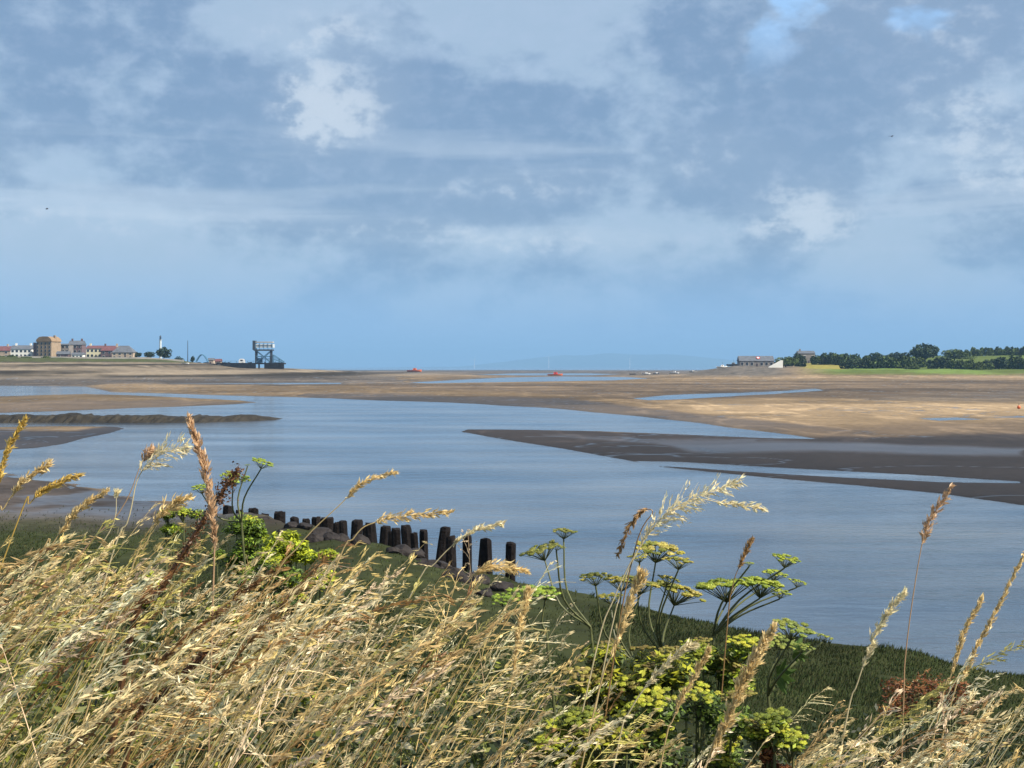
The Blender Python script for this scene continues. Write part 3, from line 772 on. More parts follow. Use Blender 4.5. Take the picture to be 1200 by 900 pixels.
def boulder(x, y, r, ztop, label, name='boulder', cat='boulder', material=None, group=None, flat=.6):
    z0 = H(x, y); hgt = max(ztop - z0, r * .3)
    V, Fc = ICO2; s = random.random() * 100
    out = []
    cuts = [(Vector((random.gauss(0,1), random.gauss(0,1), random.gauss(0,.8))).normalized(), random.uniform(.55, .85)) for _ in range(8)]
    for v in V:
        n = 1 + .45 * (float(fbm(np.array([v.x * 1.6 + s]), np.array([v.y * 1.6 + v.z * 2.1]), 3, 5)[0]) - .5)
        q = Vector((v.x * n, v.y * n, v.z * n))
        for cn, cd in cuts:
            e = q.dot(cn) - cd
            if e > 0: q = q - cn * e
        out.append((q.x * r, q.y * r * .8, max(q.z, -.4) * hgt * .95))
    o = MB().add(out, Fc).build(name, material or M['rock'], loc=(x, y, z0))
    return tag(o, label, cat, group)

def boat(px, py, y, L, label, hullm, cab=True, rz=0.0, z=None, name='moored_boat', group=None, cabm=None, tilt=0.0, cat='boat'):
    x = (px - 600) / F * y
    if z is None: z = max(H(x, y), 0) - .05
    t = empty(name, (x, y, z), label, cat, group, rz); t.rotation_euler[0] = tilt
    V = []; n = 9
    for i in range(n):
        a = i / (n - 1); wd = L * .16 * (1 - max(0, (a - .45) / .55) ** 2.2) * (.82 + .18 * min(1, a * 4)) + .01
        sh = L * .13 + L * .06 * max(0, a - .3) ** 1.5
        xx = (a - .5) * L
        V += [(xx, -wd, sh), (xx * .97, -wd * .75, sh * .4), (xx * .93, 0, 0), (xx * .97, wd * .75, sh * .4), (xx, wd, sh), (xx, 0, sh * .86)]
    Fc = []
    for i in range(n - 1):
        for k in range(6):
            a = i * 6 + k; b = i * 6 + (k + 1) % 6; Fc.append((a, a + 6, b + 6, b))
    Fc += [(0,1,2,3,4,5), tuple(range(n*6-1, n*6-7, -1))]
    MB().add(V, Fc).build('hull', hullm, t)
    if cab:
        c = MB(); w = L * .09; h0 = L * .11; h1 = L * .26
        c.add([(-L*.1,-w,h0),(L*.2,-w*.8,h0),(L*.2,w*.8,h0),(-L*.1,w,h0),(-L*.08,-w*.85,h1),(L*.12,-w*.7,h1),(L*.12,w*.7,h1),(-L*.08,w*.85,h1)],
              [(4,5,6,7),(0,1,5,4),(1,2,6,5),(2,3,7,6),(3,0,4,7)])
        k = c.build('cabin', cabm or M['boatw'], t)
        MB().box(-L*.05, L*.08, -w*.98, -w*.9, L*.18, L*.23).build('window', M['glass'], k)
        MB().tube([(L*.05,0,h1-.05),(L*.05,0,h1+L*.25)], .05, 5).build('mast', M['steeld'], t)
    return t

def right_shore():
    y = 850
    # long stone building with a life ring mark on its roof
    t = house(867, 907, 417, 423, y, 'long grey harbour building with a red and white ring on its roof', M['grey'], M['slate'], name='harbour_building', nw=7, chim=0, storeys=1, depth=10, cat='building', z0=H((887-600)/F*y, y) - .5)
    w = 40 / F * y / 2; z0 = t.location.z
    # ring sign on the front roof slope
    ze = EYE + (HOR - 423) / F * y - z0; zr = EYE + (HOR - 417) / F * y - z0
    ang = math.atan2(zr - ze, 5.3)
    rg = MB(); n = 24; xc = 2.2 / F * y; r0, r1 = .72, 1.1
    cz = (ze + zr) / 2 + .15; cy = 2.4
    for (a0, a1, mt, rr0, rr1, off) in ((0, n, M['redp'], r0, r1, .2), (0, n, M['boatw'], 0.02, r0 - .01, .2)):
        b = MB(); V = []
        for i in range(n):
            a = i * 2 * math.pi / n
            for rr in (rr0, rr1):
                lx = math.cos(a) * rr; ly = math.sin(a) * rr
                for o in (off, off + .15):
                    V.append((xc + lx, cy + ly * math.cos(ang) - o * math.sin(ang), cz + ly * math.sin(ang) + o * math.cos(ang)))
        Fc = []
        for i in range(n):
            a = i * 4; c = ((i + 1) % n) * 4
            Fc += [(a+1, a+3, c+3, c+1), (a+2, a, c, c+2), (a+3, a+2, c+2, c+3), (a, a+1, c+1, c)]
        b.add(V, Fc).build('ring_sign' if mt is M['redp'] else 'ring_sign_centre', mt, t)
    # white sloping slip and little things round it
    y = 838; x = (909 - 600) / F * y; z = H(x, y)
    tag(MB().add([(-4.5,0,-.6),(4.2,0,-.4),(4.4,0,4.4),(3.4,0,4.5),(-4.0,0,.5),(-4.5,2,-.6),(4.2,2,-.4),(4.4,2,4.4),(3.4,2,4.5),(-4.0,2,.5)],
                 [(0,1,2,3,4),(9,8,7,6,5),(1,6,7,2),(2,7,8,3),(3,8,9,4),(4,9,5,0),(0,5,6,1)]).build('sloping_wall', M['white'], loc=(x, y, z)), 'white wall stepping up beside the long harbour building', 'wall')
    boat(846, 430, 845, 7, 'white boat hauled out left of the harbour building', M['boatw'], rz=.3, z=H((846-600)/F*845, 845) - .1, name='beached_boat')
    boat(859, 430, 848, 8, 'dark boat with upright mast hauled out by the harbour building', M['boatd'], rz=-.2, z=H((859-600)/F*848, 848) - .1, name='beached_boat', cabm=M['boatg'])
    house(936, 955, 411, 414.2, 1010, 'low dark house half hidden in the trees on right shore', M['grey'], M['slate'], nw=4, chim=1, storeys=1)
    # trees and hedges
    D = [(905, 936, 418, 434, 862, 'pale green bushy tree right of the white wall', M['hedge']),
         (916, 950, 412.8, 430, 905, 'dark tree in front of the half hidden house', M['tree_b']),
         (950, 984, 412.5, 424, 985, 'dark wooded clump right of the half hidden house', M['tree']),
         (975, 1012, 413.5, 426, 965, 'long dark thicket above the yellow field', M['tree']),
         (985, 1030, 417, 434, 880, 'broad dark thicket right of the yellow field', M['tree_b']),
         (1020, 1070, 416, 434, 875, 'wide dark thicket below the big round tree', M['tree']),
         (1012, 1045, 412.5, 422, 1060, 'low distant treeline left of the big round tree', M['tree']),
         (1040, 1072, 412, 420, 1070, 'low distant treeline touching the big round tree', M['tree_b']),
         (1066, 1101, 401.3, 421, 1000, 'biggest round dark tree on the right shore skyline', M['tree_b']),
         (1103, 1133, 408.5, 424, 1010, 'rounded green tree right of the biggest tree', M['hedge']),
         (1086, 1118, 417, 433, 885, 'dark bush on the slope below the rounded green tree', M['tree_b']),
         (1112, 1147, 420, 435, 870, 'dark low bush by the shore with grass before it', M['tree']),
         (1148, 1184, 417.5, 431, 880, 'dark green bush on the slope left of the frame edge', M['tree_b']),
         (1176, 1216, 414.5, 433, 890, 'dark bush cut by the right frame edge', M['tree']),
         (940, 982, 415, 428, 1040, 'long distant hedge behind the dark wooded clump', M['hedge']),
         (1098, 1150, 413.5, 424, 1050, 'long green hedge behind the bushes right of the biggest tree', M['hedge']),
         (1058, 1092, 418, 430, 930, 'broad green thicket at the foot of the biggest tree', M['hedge']),
         (1128, 1168, 423, 434, 865, 'pale green thicket nearest the shore grass on the right', M['hedge']),
         (1060, 1082, 427, 436, 860, 'small pale shrub at the shore below the wide thicket', M['hedge']),
         (1140, 1156, 429, 437, 858, 'small light green shrub near the shore grass', M['hedge'])]
    for (a, b, c, d, yy, lab, m_) in D:
        wide = (b - a) / F * yy > 1.95 * (d - c) / F * yy
        tree(a, b, c, d, yy, lab, 'thicket' if wide else 'broadleaf_tree', m_, 'thicket' if wide else 'tree', trunk=not wide, n=1400)
    # long skyline wood on the far right: separate trees
    for k in range(6):
        a = 1133 + k * 13
        tree(a - 3, a + 22, 406.2 - .25 * k, 418, 1120 + 6 * (k % 3), ['tree at the left end of the skyline wood', 'second tree of the skyline wood from its left end', 'third tree of the skyline wood from its left end',
             'fourth tree of the skyline wood from its left end', 'fifth tree of the skyline wood just inside the frame', 'tree of the skyline wood cut by the frame edge'][k], 'skyline_tree', M['hedge'], 'tree', 'trees of the skyline wood', n=1500, trunk=False)

def far_things():
    boat(485.5, 436, 1600, 17, 'orange hulled boat aground left of the far channel', M['orange'], cabm=M['orange'])
    boat(650.5, 440, 1050, 11.5, 'bright orange boat floating in the far channel', M['orange'], cabm=M['redp'], z=-.2)
    boat(217, 434, 830, 4.6, 'small white boat lying on the left shore shingle', M['boatw'], cab=False, rz=.2, name='beached_boat', z=H((217-600)/F*830, 830))
    for k, (px, L, m_, lab) in enumerate([(742, 6, M['boatg'], 'grey dinghy at the far end of the moored row'), (757, 7, M['boatw'], 'white cabin boat left of the middle of the row'),
                                          (769, 6, M['boatd'], 'dark small boat in the middle of the moored row'), (790, 8, M['boatw'], 'larger white cabin boat near the stony spit'), (812, 6, M['boatg'], 'grey boat closest to the stony spit')]):
        boat(px, 439.5, 1090 + 8 * k, L, lab, m_, cab=k != 0, rz=.4 * (k % 3) - .3, z=max(H((px-600)/F*1090, 1090), -.1), group='small boats off the right shore')
    # buoy on the right flat
    p = G(1194, 481); z = max(H(p.x, p.y), 0)
    t = empty('marker_buoy', (p.x, p.y, z), 'orange marker buoy stranded on the sand by the right frame edge', 'buoy')
    V, Fc = ICO1; MB().add([(v.x * .26, v.y * .26, v.z * .26 + .24) for v in V], Fc).build('float', M['orange'], t, smooth=True)
    MB().tube([(0,0,.48),(0,0,.75)], .03, 6).build('ring_stem', M['steeld'], t)
    # wind turbines far offshore
    for px, hy, lab in ((556, 421, 'faint offshore wind turbine farthest left'), (643, 418, 'faint offshore wind turbine above the orange boat'), (738, 420.5, 'faint offshore wind turbine farthest right')):
        y = 17000; x = (px - 600) / F * y; hh = EYE + (HOR - hy) / F * y
        t = empty('wind_turbine', (x, y, 0), lab, 'wind turbine', 'wind turbines on the horizon')
        MB().tube([(0,0,-1),(0,0,hh)], [4.5,3], 8).build('tower', M['turbine'], t)
        MB().box(-2,2,-3,5,hh-1.5,hh+2).build('nacelle', M['turbine'], t)
        for k in range(3):
            a = .4 + k * 2.094
            MB().tube([(0,-4,hh),(math.sin(a)*60,-4,hh+math.cos(a)*60)], [1.6,.4], 5).build('blade', M['turbine'], t)
    for px, py, y, s, lab in ((55, 245, 60, .16, 'small dark bird gliding on the left of the sky'), (1045, 160, 70, .2, 'small dark bird flying on the right of the sky')):
        p = A(px, py, y)
        b = MB()
        b.tube([(-s*.28,0,0),(-s*.1,0,.0),(s*.12,0,.01),(s*.3,0,.02)], [.008, s*.1, s*.11, .01], 6)
        for sg in (-1, 1):
            b.add([(-s*.12,0,.02),(s*.12,0,.02),(s*.1,sg*s*.5,s*.22),(-s*.06,sg*s*.5,s*.22),(-s*.14,sg*s*1.0,s*.1),(-s*.02,sg*s*.95,s*.12),
                   (-s*.12,0,.035),(s*.12,0,.035),(s*.1,sg*s*.5,s*.25),(-s*.06,sg*s*.5,s*.25)], [(0,1,2,3),(3,2,5,4),(6,9,8,7),(9,4,5,8)])
        o = b.build('bird', M['bird'], loc=p); o.rotation_euler = (0, 0, .6)
        tag(o, lab, 'bird')

def training_wall():
    n = 130; V = []; Fc = []
    pts = [(-260, 494), (-60, 494.5), (60, 494.6), (160, 494.8), (240, 494.4), (326, 491.5)]
    for i in range(n):
        px = -260 + 586 * i / (n - 1); py = np.interp(px, [p[0] for p in pts], [p[1] for p in pts])
        g = G(px, py)
        e = min(1, (n - 1 - i) / 8) ** .6
        hgt = (0.62 + .5 * fbm(np.array([i * .25]), np.array([2.0]), 4, 3)[0]) * (e * .92 + .08)
        hgt *= np.interp(px, [100, 326], [1.0, .62])
        w = 2.2 + 1.6 * fbm(np.array([i * .2]), np.array([7.0]), 3, 4)[0]
        for (dy, hz) in ((-w, -.3), (-w*.6, .3), (-w*.3, .85), (0, 1.0), (w*.4, .95), (w*.8, .5), (w*1.2, -.3)):
            jz = random.uniform(-.12, .12) * (hz > 0)
            V.append((g.x, g.y + dy + random.uniform(-.25, .25), (hz + jz) * hgt))
    for i in range(n - 1):
        for k in range(6):
            a = i * 7 + k; Fc.append((a, a + 7, a + 8, a + 1))
    Fc += [tuple(range(7)), tuple(range(n*7-1, n*7-8, -1))]
    tag(MB().add(V, Fc).build('training_wall', M['wallweed']), 'low dark weed covered stone wall running out into the river', 'wall')

def groyne():
    # posts of the old groyne, from the landward far end to the river end; (px, top py, width px, y)
    P = [(267,590,13),(281,596,9),(297,593.5,13),(312,600,9),(328,598,14),(345,604,11),(359,606,10),(371,604,12),(384,604,16),(394,610,9),(403,608,10),(416,607.5,14),(427,613,9),(436,611,13),(448,614,13),(457,620,9),(465,616,12),(480,613,13),
         (489,622,9),(497,618,11),(512,617,14),(528,628,12),(547,627,12),(561,632,9),(573,630,14),(596,634,11.5)]
    words = ['first','second','third','fourth','fifth','sixth','seventh','eighth','ninth','tenth','eleventh','twelfth','thirteenth','fourteenth','fifteenth','sixteenth']
    n = len(P)
    special = {25: 'lone black post standing apart at the river end of the row', 20: 'tall broad black post with rounded top in the middle of the dense posts', 24: 'wide black post next to the gap before the lone end post',
               23: 'thin black post pressed against a wide one near the river end', 0: 'squat black post at the far landward end of the row beside green weeds', 8: 'thick black post beside the bright green weed mound'}
    for i, (px, pt, wpx) in enumerate(P):
        pt += 2 if px < 500 else 0
        t = i / (n - 1)
        y = 56 - 18.5 * ((px - 267) / 329) ** .85
        x = (px - 600) / F * y; w = wpx / F * y / 2; z0 = H(x, y) - .35; zt = EYE - (pt - HOR) / F * y
        h = zt - z0
        V = []; k = 9; Fc = []
        lean = (random.gauss(0, .05), random.gauss(0, .05)); px += random.uniform(-1.5, 1.5); x = (px - 600) / F * y
        lv = [(0,1.08),(h*.4,1.03),(h*.75,.98),(h*.93,.97),(h*.985,.88)]
        jr = [random.uniform(.88, 1.1) for _ in range(k)]
        for zz, s in lv:
            for a in range(k):
                an = a * 6.283 / k
                r = w * s * jr[a] * random.uniform(.96, 1.04)
                V.append((math.cos(an) * r + lean[0] * zz, math.sin(an) * r + lean[1] * zz, zz + (random.uniform(-.05, .04) if zz > h * .9 else 0)))
        V.append((lean[0] * h, lean[1] * h, h))
        for a in range(len(lv) - 1):
            for b in range(k):
                c = a * k + b; d = a * k + (b + 1) % k; Fc.append((c, d, d + k, c + k))
        m = (len(lv) - 1) * k
        for b in range(k): Fc.append((m + b, m + (b + 1) % k, len(V) - 1))
        o = MB().add(V, Fc).build('groyne_post', M['post'], loc=(x, y, z0))
        lab = special.get(i) or (f'{words[i]} black timber post from the far landward end of the row' if i < 10 else f'{words[n - 1 - i]} black timber post from the river end of the row')
        tag(o, lab, 'post', 'black timber posts of the old groyne')
    # stones heaped along the landward side of the posts
    for k in range(34):
        px = 300 + 8.6 * k + random.uniform(-8, 8); py = np.interp(px, [290, 400, 500, 600], [622, 640, 672, 700]) + random.uniform(-9, 16)
        g = G(px, py, .45); r = random.uniform(.14, .4)
        boulder(g.x, g.y, r, H(g.x, g.y) + r * random.uniform(.5, .9), 'dark wet boulder lying among the heap behind the groyne posts', group='boulders heaped behind the groyne posts', material=M['rock'])

town(); pier(); right_shore(); far_things(); training_wall(); groyne()

# ------------------------------------------------------------------ vegetation
def turf():
    """short dark salt-marsh grass on the shelf between the bank and the water"""
    V = []; C = []; n = 190000
    d = rng.uniform(14, 62, n * 2) ; d = 14 + (d - 14) * rng.uniform(.25, 1, n * 2)
    px = rng.uniform(-60, 1290, n * 2)
    x = (px - 600) / F * d; y = d
    sd = sdf(NEAR_G, x, y); z = terrain(x, y)
    pyr = HOR + (EYE - z) * F / y
    ok = (sd > .1 + 1.3 * vnoise(x * .9, y * .9, 44) ** 2) & (fbm(x / 2.2, y / 3, 3, 99) > .30) & ((px > 690) | (px < 270) | (sd > 4.5 + 4 * vnoise(x * .5, y * .5, 12)) | (rng.uniform(0, 1, len(px)) < .10)) & ((px > 520) | (pyr > 622 + 16 * rng.normal(size=len(px)))) & (z < 2.4)
    x, y, z, sd, px = x[ok][:n], y[ok][:n], z[ok][:n], sd[ok][:n], px[ok][:n]
    m = len(x)
    h = rng.uniform(.03, .07, m) * (1 + 1.3 * np.exp(-sd / .8) * (rng.uniform(0, 1, m) > .5)) * (.3 + 1.6 * fbm(x / 1.8, y / 2.2, 3, 61))
    w = .0035 + .00042 * y
    a = rng.uniform(-1.2, 1.2, m); lx = rng.normal(.35, .3, m) * h; ly = rng.normal(0, .3, m) * h
    ux, uy = np.cos(a) * w, np.sin(a) * w
    V = np.stack([np.stack([x - ux, y - uy, z - .02], 1), np.stack([x + ux, y + uy, z - .02], 1), np.stack([x + lx, y + ly, z + h], 1)], 1).reshape(-1, 3)
    base = np.array([.036, .058, .018]); dry = np.array([.12, .095, .04])  # shade over the marsh is put into this dark green
    t = (rng.uniform(0, 1, m) ** 3 * .5)[:, None]
    C = (base * (1 - t) + dry * t) * .8 * rng.uniform(.6, 1.4, m)[:, None] * (.25 + 1.5 * fbm(x / 3.5, y / 6, 4, 17))[:, None]
    o = np_mesh('marsh_turf', V, np.arange(len(V)).reshape(-1, 3), M['turf'], np.repeat(C, 3, 0))
    tag(o, 'short dark green marsh grass covering the shelf above the water', 'grass', kind='stuff')
turf()

PAL = np.array([[.82,.66,.36],[.86,.74,.46],[.66,.47,.21],[.76,.57,.24],[.74,.57,.38],[.42,.24,.09],[.52,.46,.14],[.86,.76,.50],[.24,.12,.045]])
PW = np.array([.22,.16,.14,.14,.09,.08,.07,.06,.04])

def stalk_template(seed, head=.3, nsp=75, open_=.35, r=.0016, droop=.5, seg=9, spl=.010, spw=.0011, fat=1.0):
    """unit stalk (length ~1, base at origin, lean toward +x); returns V, Q, isHead mask"""
    g = np.random.default_rng(seed)
    ts = np.linspace(0, 1, seg + 1)
    k = g.uniform(.75, 1.3)
    def pos(t):
        ang0 = R(72); ang1 = R(72 - 50 * droop * k)
        # integrate direction
        tt = np.linspace(0, 1, 60); an = ang0 + (ang1 - ang0) * tt ** 1.5
        X = np.concatenate([[0], np.cumsum(np.cos(an[:-1]) / 59)]); Z = np.concatenate([[0], np.cumsum(np.sin(an[:-1]) / 59)])
        return np.stack([np.interp(t, tt, X), .03 * np.sin(np.asarray(t) * 3 + seed) * np.asarray(t), np.interp(t, tt, Z)], -1)
    P = pos(ts); V = []; Q = []
    for i, p in enumerate(P):
        rr = r * (1.15 - .75 * ts[i])
        for a in (0, 2.094, 4.189): V.append(p + rr * np.array([math.cos(a), math.sin(a), 0]))
    for i in range(seg):
        for a in range(3):
            b = (a + 1) % 3; Q.append((i*3+a, i*3+b, i*3+3+b, i*3+3+a))
    nst = len(V)
    t0 = 1 - head
    wid = head * .13 * fat
    nb = max(6, int(nsp / 6)); cnt = 0
    for j in range(nb):
        t = t0 + head * (j + g.uniform(0, .8)) / nb
        p = pos(t); q = pos(min(1, t + .02)) - pos(t - .02); q /= np.linalg.norm(q)
        side = g.normal(size=3); side -= q * side.dot(q); side /= np.linalg.norm(side)
        prof = math.sin(math.pi * min(1, (t - t0) / head * .85 + .12)) ** .8
        L = wid * (1 + 2.2 * open_) * prof * g.uniform(.6, 1.3) + .004
        dr = q * (1 - .45 * open_) + side * (.35 + .7 * open_) + np.array([.35, 0, -.15]) * open_
        dr /= np.linalg.norm(dr)
        # curved branchlet carrying slim spikelets
        L *= 1.5; wind = np.array([.55, 0, -.25]) * (.3 + open_)
        pts = [p]; dd = dr.copy()
        for _ in range(3):
            dd = dd + wind * .5 + g.normal(size=3) * .12; dd /= np.linalg.norm(dd); pts.append(pts[-1] + dd * L / 3)
        u = np.cross(dr, g.normal(size=3)); u /= np.linalg.norm(u)
        for i in range(3):
            b0 = len(V); w0 = r * (.5 - .1 * i)
            V += [pts[i] - u * w0, pts[i] + u * w0, pts[i+1] + u * w0 * .8, pts[i+1] - u * w0 * .8]; Q.append((b0, b0+1, b0+2, b0+3))
        for s in range(6):
            f = g.uniform(.1, 1.0) * 2.99; i = int(f); c = pts[i] + (pts[i+1] - pts[i]) * (f - i) + g.normal(size=3) * .0018
            d2 = (pts[i+1] - pts[i]) / (L / 3) + g.normal(size=3) * .22; d2 /= np.linalg.norm(d2)
            u = np.cross(d2, g.normal(size=3)); u /= np.linalg.norm(u)
            l = spl * g.uniform(.6, 1.3); w = spw * g.uniform(.7, 1.4); b0 = len(V)
            V += [c - d2 * l * .5, c + u * w, c + d2 * l * .6, c - u * w]; Q.append((b0, b0+1, b0+2, b0+3))
    V = np.array(V); hm = np.zeros(len(V), bool); hm[nst:] = True
    return V, np.array(Q), hm

TPL = [stalk_template(s, head=random.uniform(.15, .26), nsp=random.choice([130, 160, 200]), open_=random.choice([.0, .03, .06, .12]), droop=random.uniform(.45, 1.0), fat=random.uniform(.26, .44), spl=.0105, spw=.0010) for s in range(16)]
TPL += [stalk_template(50 + s, head=random.uniform(.2, .3), nsp=100, open_=random.uniform(.25, .6), droop=random.uniform(.4, .9), fat=.8) for s in range(6)]
TPL += [stalk_template(100 + s, head=random.uniform(.1, .2), nsp=random.choice([12, 24, 40]), open_=random.uniform(.05, .4), droop=random.uniform(.25, .6), fat=.7) for s in range(9)]

ENV_X = [-100, 0, 100, 180, 300, 400, 500, 560, 620, 700, 760, 860, 950, 1050, 1150, 1300]
ENV_Y = [650, 652, 632, 612, 640, 646, 656, 668, 698, 752, 835, 862, 838, 802, 795, 785]
def dens_keep(px, py):
    k = np.interp(px, [0, 640, 720, 780, 870, 930, 980, 1060, 1200], [.95, 1, .55, .14, .12, .4, .95, 1, 1])
    return k
def dry_grass():
    Vs, Qs, Cs = [], [], []; nv = 0; made = 0
    tries = 0
    while made < 980 and tries < 60000:
        tries += 1
        px = random.uniform(-480, 1680)
        if random.random() > dens_keep(px, 0): continue
        y = 1.9 + 3.2 * random.random() ** 1.2
        left = px < 620
        env = np.interp(px, ENV_X, ENV_Y)
        tip = env + random.expovariate(1 / (165 if left else 90)) + random.gauss(0, 10) - (random.uniform(10, 60) if random.random() < .07 else 0)
        tip = min(tip, 985)
        if not 290 < px < 480 and vnoise(np.array([px / 60.0]), np.array([y * 1.7]), 15)[0] < .40: continue
        if px > 880:   # clumps on the right
            if vnoise(np.array([px / 70.0]), np.array([y * .9]), 5)[0] < .30: continue
        zt = EYE - (tip - HOR) / F * y
        x = (px - 600) / F * y
        T, Qt, hm = TPL[random.randrange(len(TPL))]
        top = T[:, 2].max(); lx = T[T[:, 2].argmax(), 0]
        zb = H(x, y) - .02
        s = (zt - zb) / top
        if s < .38 or s > 1.75: continue
        ang = random.gauss(.0, .3) if random.random() < .94 else random.uniform(-3.1, 3.1)
        tx = x - math.cos(ang) * lx * s; ty = y - math.sin(ang) * lx * s
        if ty < 1.5: continue
        ca, sa = math.cos(ang), math.sin(ang)
        th = .9 + .25 * random.random()
        thick = (s ** -.55) * th
        W = T * s
        V = np.stack([W[:, 0] * ca - W[:, 1] * sa + tx, W[:, 0] * sa + W[:, 1] * ca + ty, W[:, 2] + zb], 1)
        c = PAL[rng.choice(len(PAL), p=PW / PW.sum())] * random.uniform(.82, 1.18)
        C = np.repeat(c[None], len(V), 0) * np.where(hm, 1.0, 1.05)[:, None]
        C = np.clip(C * np.repeat(rng.uniform(.78, 1.2, (len(V) // 4 + 1)), 4)[:len(V), None], 0, .9)
        if random.random() < .04: C[~hm] = np.array([.34, .32, .10]) * random.uniform(.7, 1.1)
        Vs.append(V); Qs.append(Qt + nv); Cs.append(C); nv += len(V); made += 1
    for i in range(170):
        px = random.uniform(-300, 1500)
        if random.random() > dens_keep(px, 0) + .25: continue
        y = random.uniform(1.9, 3.4); x = (px - 600) / F * y
        T, Qt, hm = TPL[22 + random.randrange(9)]
        env = np.interp(px, ENV_X, ENV_Y); tip = env + random.uniform(-25, 190); zb = H(x, y) - .02
        s = (EYE - (tip - HOR) / F * y - zb) / T[:, 2].max()
        if s < .4 or s > 1.7: continue
        ang = random.gauss(0, .25); ca, sa = math.cos(ang), math.sin(ang); W = T * s
        V = np.stack([W[:, 0] * ca - W[:, 1] * sa + x - .45 * s, W[:, 0] * sa + W[:, 1] * ca + y, W[:, 2] + zb], 1)
        c = np.array([[.88, .78, .50], [.84, .68, .36], [.80, .62, .24]][i % 3]) * random.uniform(.85, 1.02)
        Vs.append(V); Qs.append(Qt + nv); Cs.append(np.repeat(c[None], len(V), 0)); nv += len(V)
    # long leaves between the stalks
    nb = 2800; seg = 5
    px = rng.uniform(-480, 1680, nb); y = 1.7 + 4.4 * rng.uniform(0, 1, nb) ** 1.1
    kp = rng.uniform(0, 1, nb) < dens_keep(px, 0); px, y = px[kp], y[kp]; nb = len(px)
    x = (px - 600) / F * y; zb = terrain(x, y) - .02
    env = np.interp(px, ENV_X, ENV_Y) + 70
    zmax = EYE - (env - HOR) / F * y - zb
    L = np.minimum(rng.uniform(.3, .95, nb), np.clip(zmax * 1.05, .12, 2))
    a = np.where(rng.uniform(0, 1, nb) < .8, rng.normal(0, .6, nb), rng.uniform(-3.1, 3.1, nb))
    bend = rng.uniform(.5, 1.7, nb); w = rng.uniform(.0011, .0028, nb)
    P = []
    ang = R(85); cur = np.stack([x, y, zb], 1)
    for i in range(seg + 1):
        t = i / seg
        ww = w * (1 - t) ** .7 + .0002
        u = np.stack([-np.sin(a + .5), np.cos(a + .5), np.zeros(nb)], 1) * .35 + np.stack([np.cos(a), np.sin(a), np.zeros(nb)], 1) * .0 + np.array([.8, 0, .3])
        P.append(np.stack([cur - u * ww[:, None], cur + u * ww[:, None]], 1))
        th = ang - bend * t ** 1.3
        cur = cur + (L / seg)[:, None] * np.stack([np.cos(th) * np.cos(a), np.cos(th) * np.sin(a), np.sin(th)], 1)
    B = np.stack(P, 1).reshape(-1, 3)      # nb,(seg+1),2
    idx = np.arange(nb)[:, None] * (seg + 1) * 2 + np.arange(seg)[None] * 2
    Qb = np.stack([idx, idx + 1, idx + 3, idx + 2], -1).reshape(-1, 4)
    pal = np.array([[.60,.44,.18],[.48,.35,.11],[.16,.19,.045],[.10,.14,.03],[.70,.55,.28],[.24,.13,.05]])
    cb = pal[rng.choice(6, nb, p=[.24, .20, .19, .19, .10, .08])] * rng.uniform(.7, 1.15, (nb, 1))
    Vs.append(B); Qs.append(Qb + nv); Cs.append(np.repeat(cb, (seg + 1) * 2, 0))
    o = np_mesh('dry_grass', np.concatenate(Vs), np.concatenate(Qs), M['straw'], np.concatenate(Cs))
    tag(o, 'dense mass of wind bent straw coloured grass in the foreground', 'grass', kind='stuff')
    print('grass stalks', made, 'tries', tries)
dry_grass()

def undergrowth():
    """low dark leaves of mixed weeds filling the floor between the grass stalks"""
    n = 115000
    px = rng.uniform(-500, 1700, n); y = 2.4 + 5.2 * rng.uniform(0, 1, n) ** .9
    x = (px - 600) / F * y; zb = terrain(x, y)
    cl = fbm(x * 2.2, y * 2.2, 3, 71); bright = sst(.50, .60, fbm(x * 1.7, y * 1.7, 3, 88))
    env = np.minimum(np.interp(px, ENV_X, ENV_Y), 800) + 10 + 75 * (1 - cl)
    zm = np.clip(EYE - (env - HOR) / F * y - zb, .05, .9)
    hh = zm * (.35 + .75 * cl) * rng.uniform(.25, 1, n) ** .6
    d = rng.normal(size=(n, 3)); d[:, 2] = np.abs(d[:, 2]) + .5; d /= np.linalg.norm(d, axis=1)[:, None]
    u = np.cross(d, rng.normal(size=(n, 3))); u /= np.linalg.norm(u, axis=1)[:, None]; v = np.cross(d, u)
    s = rng.uniform(.006, .017, (n, 1)); p = np.stack([x, y, zb + hh], 1)
    V = np.stack([p - u * s, p - v * s * .45, p + u * s, p + v * s * .45], 1).reshape(-1, 3)
    b = bright[:, None] * rng.uniform(0, 1, (n, 1))
    C = (np.array([.028, .042, .015]) * (1 - b) + np.array([.22, .24, .03]) * b) * rng.uniform(.55, 1.35, (n, 1))
    o = np_mesh('undergrowth', V, np.arange(len(V)).reshape(-1, 4), M['leaf'], np.repeat(C, 4, 0))
    tag(o, 'low dark green leaves growing between the straw grass stalks', 'undergrowth', kind='stuff')
undergrowth()

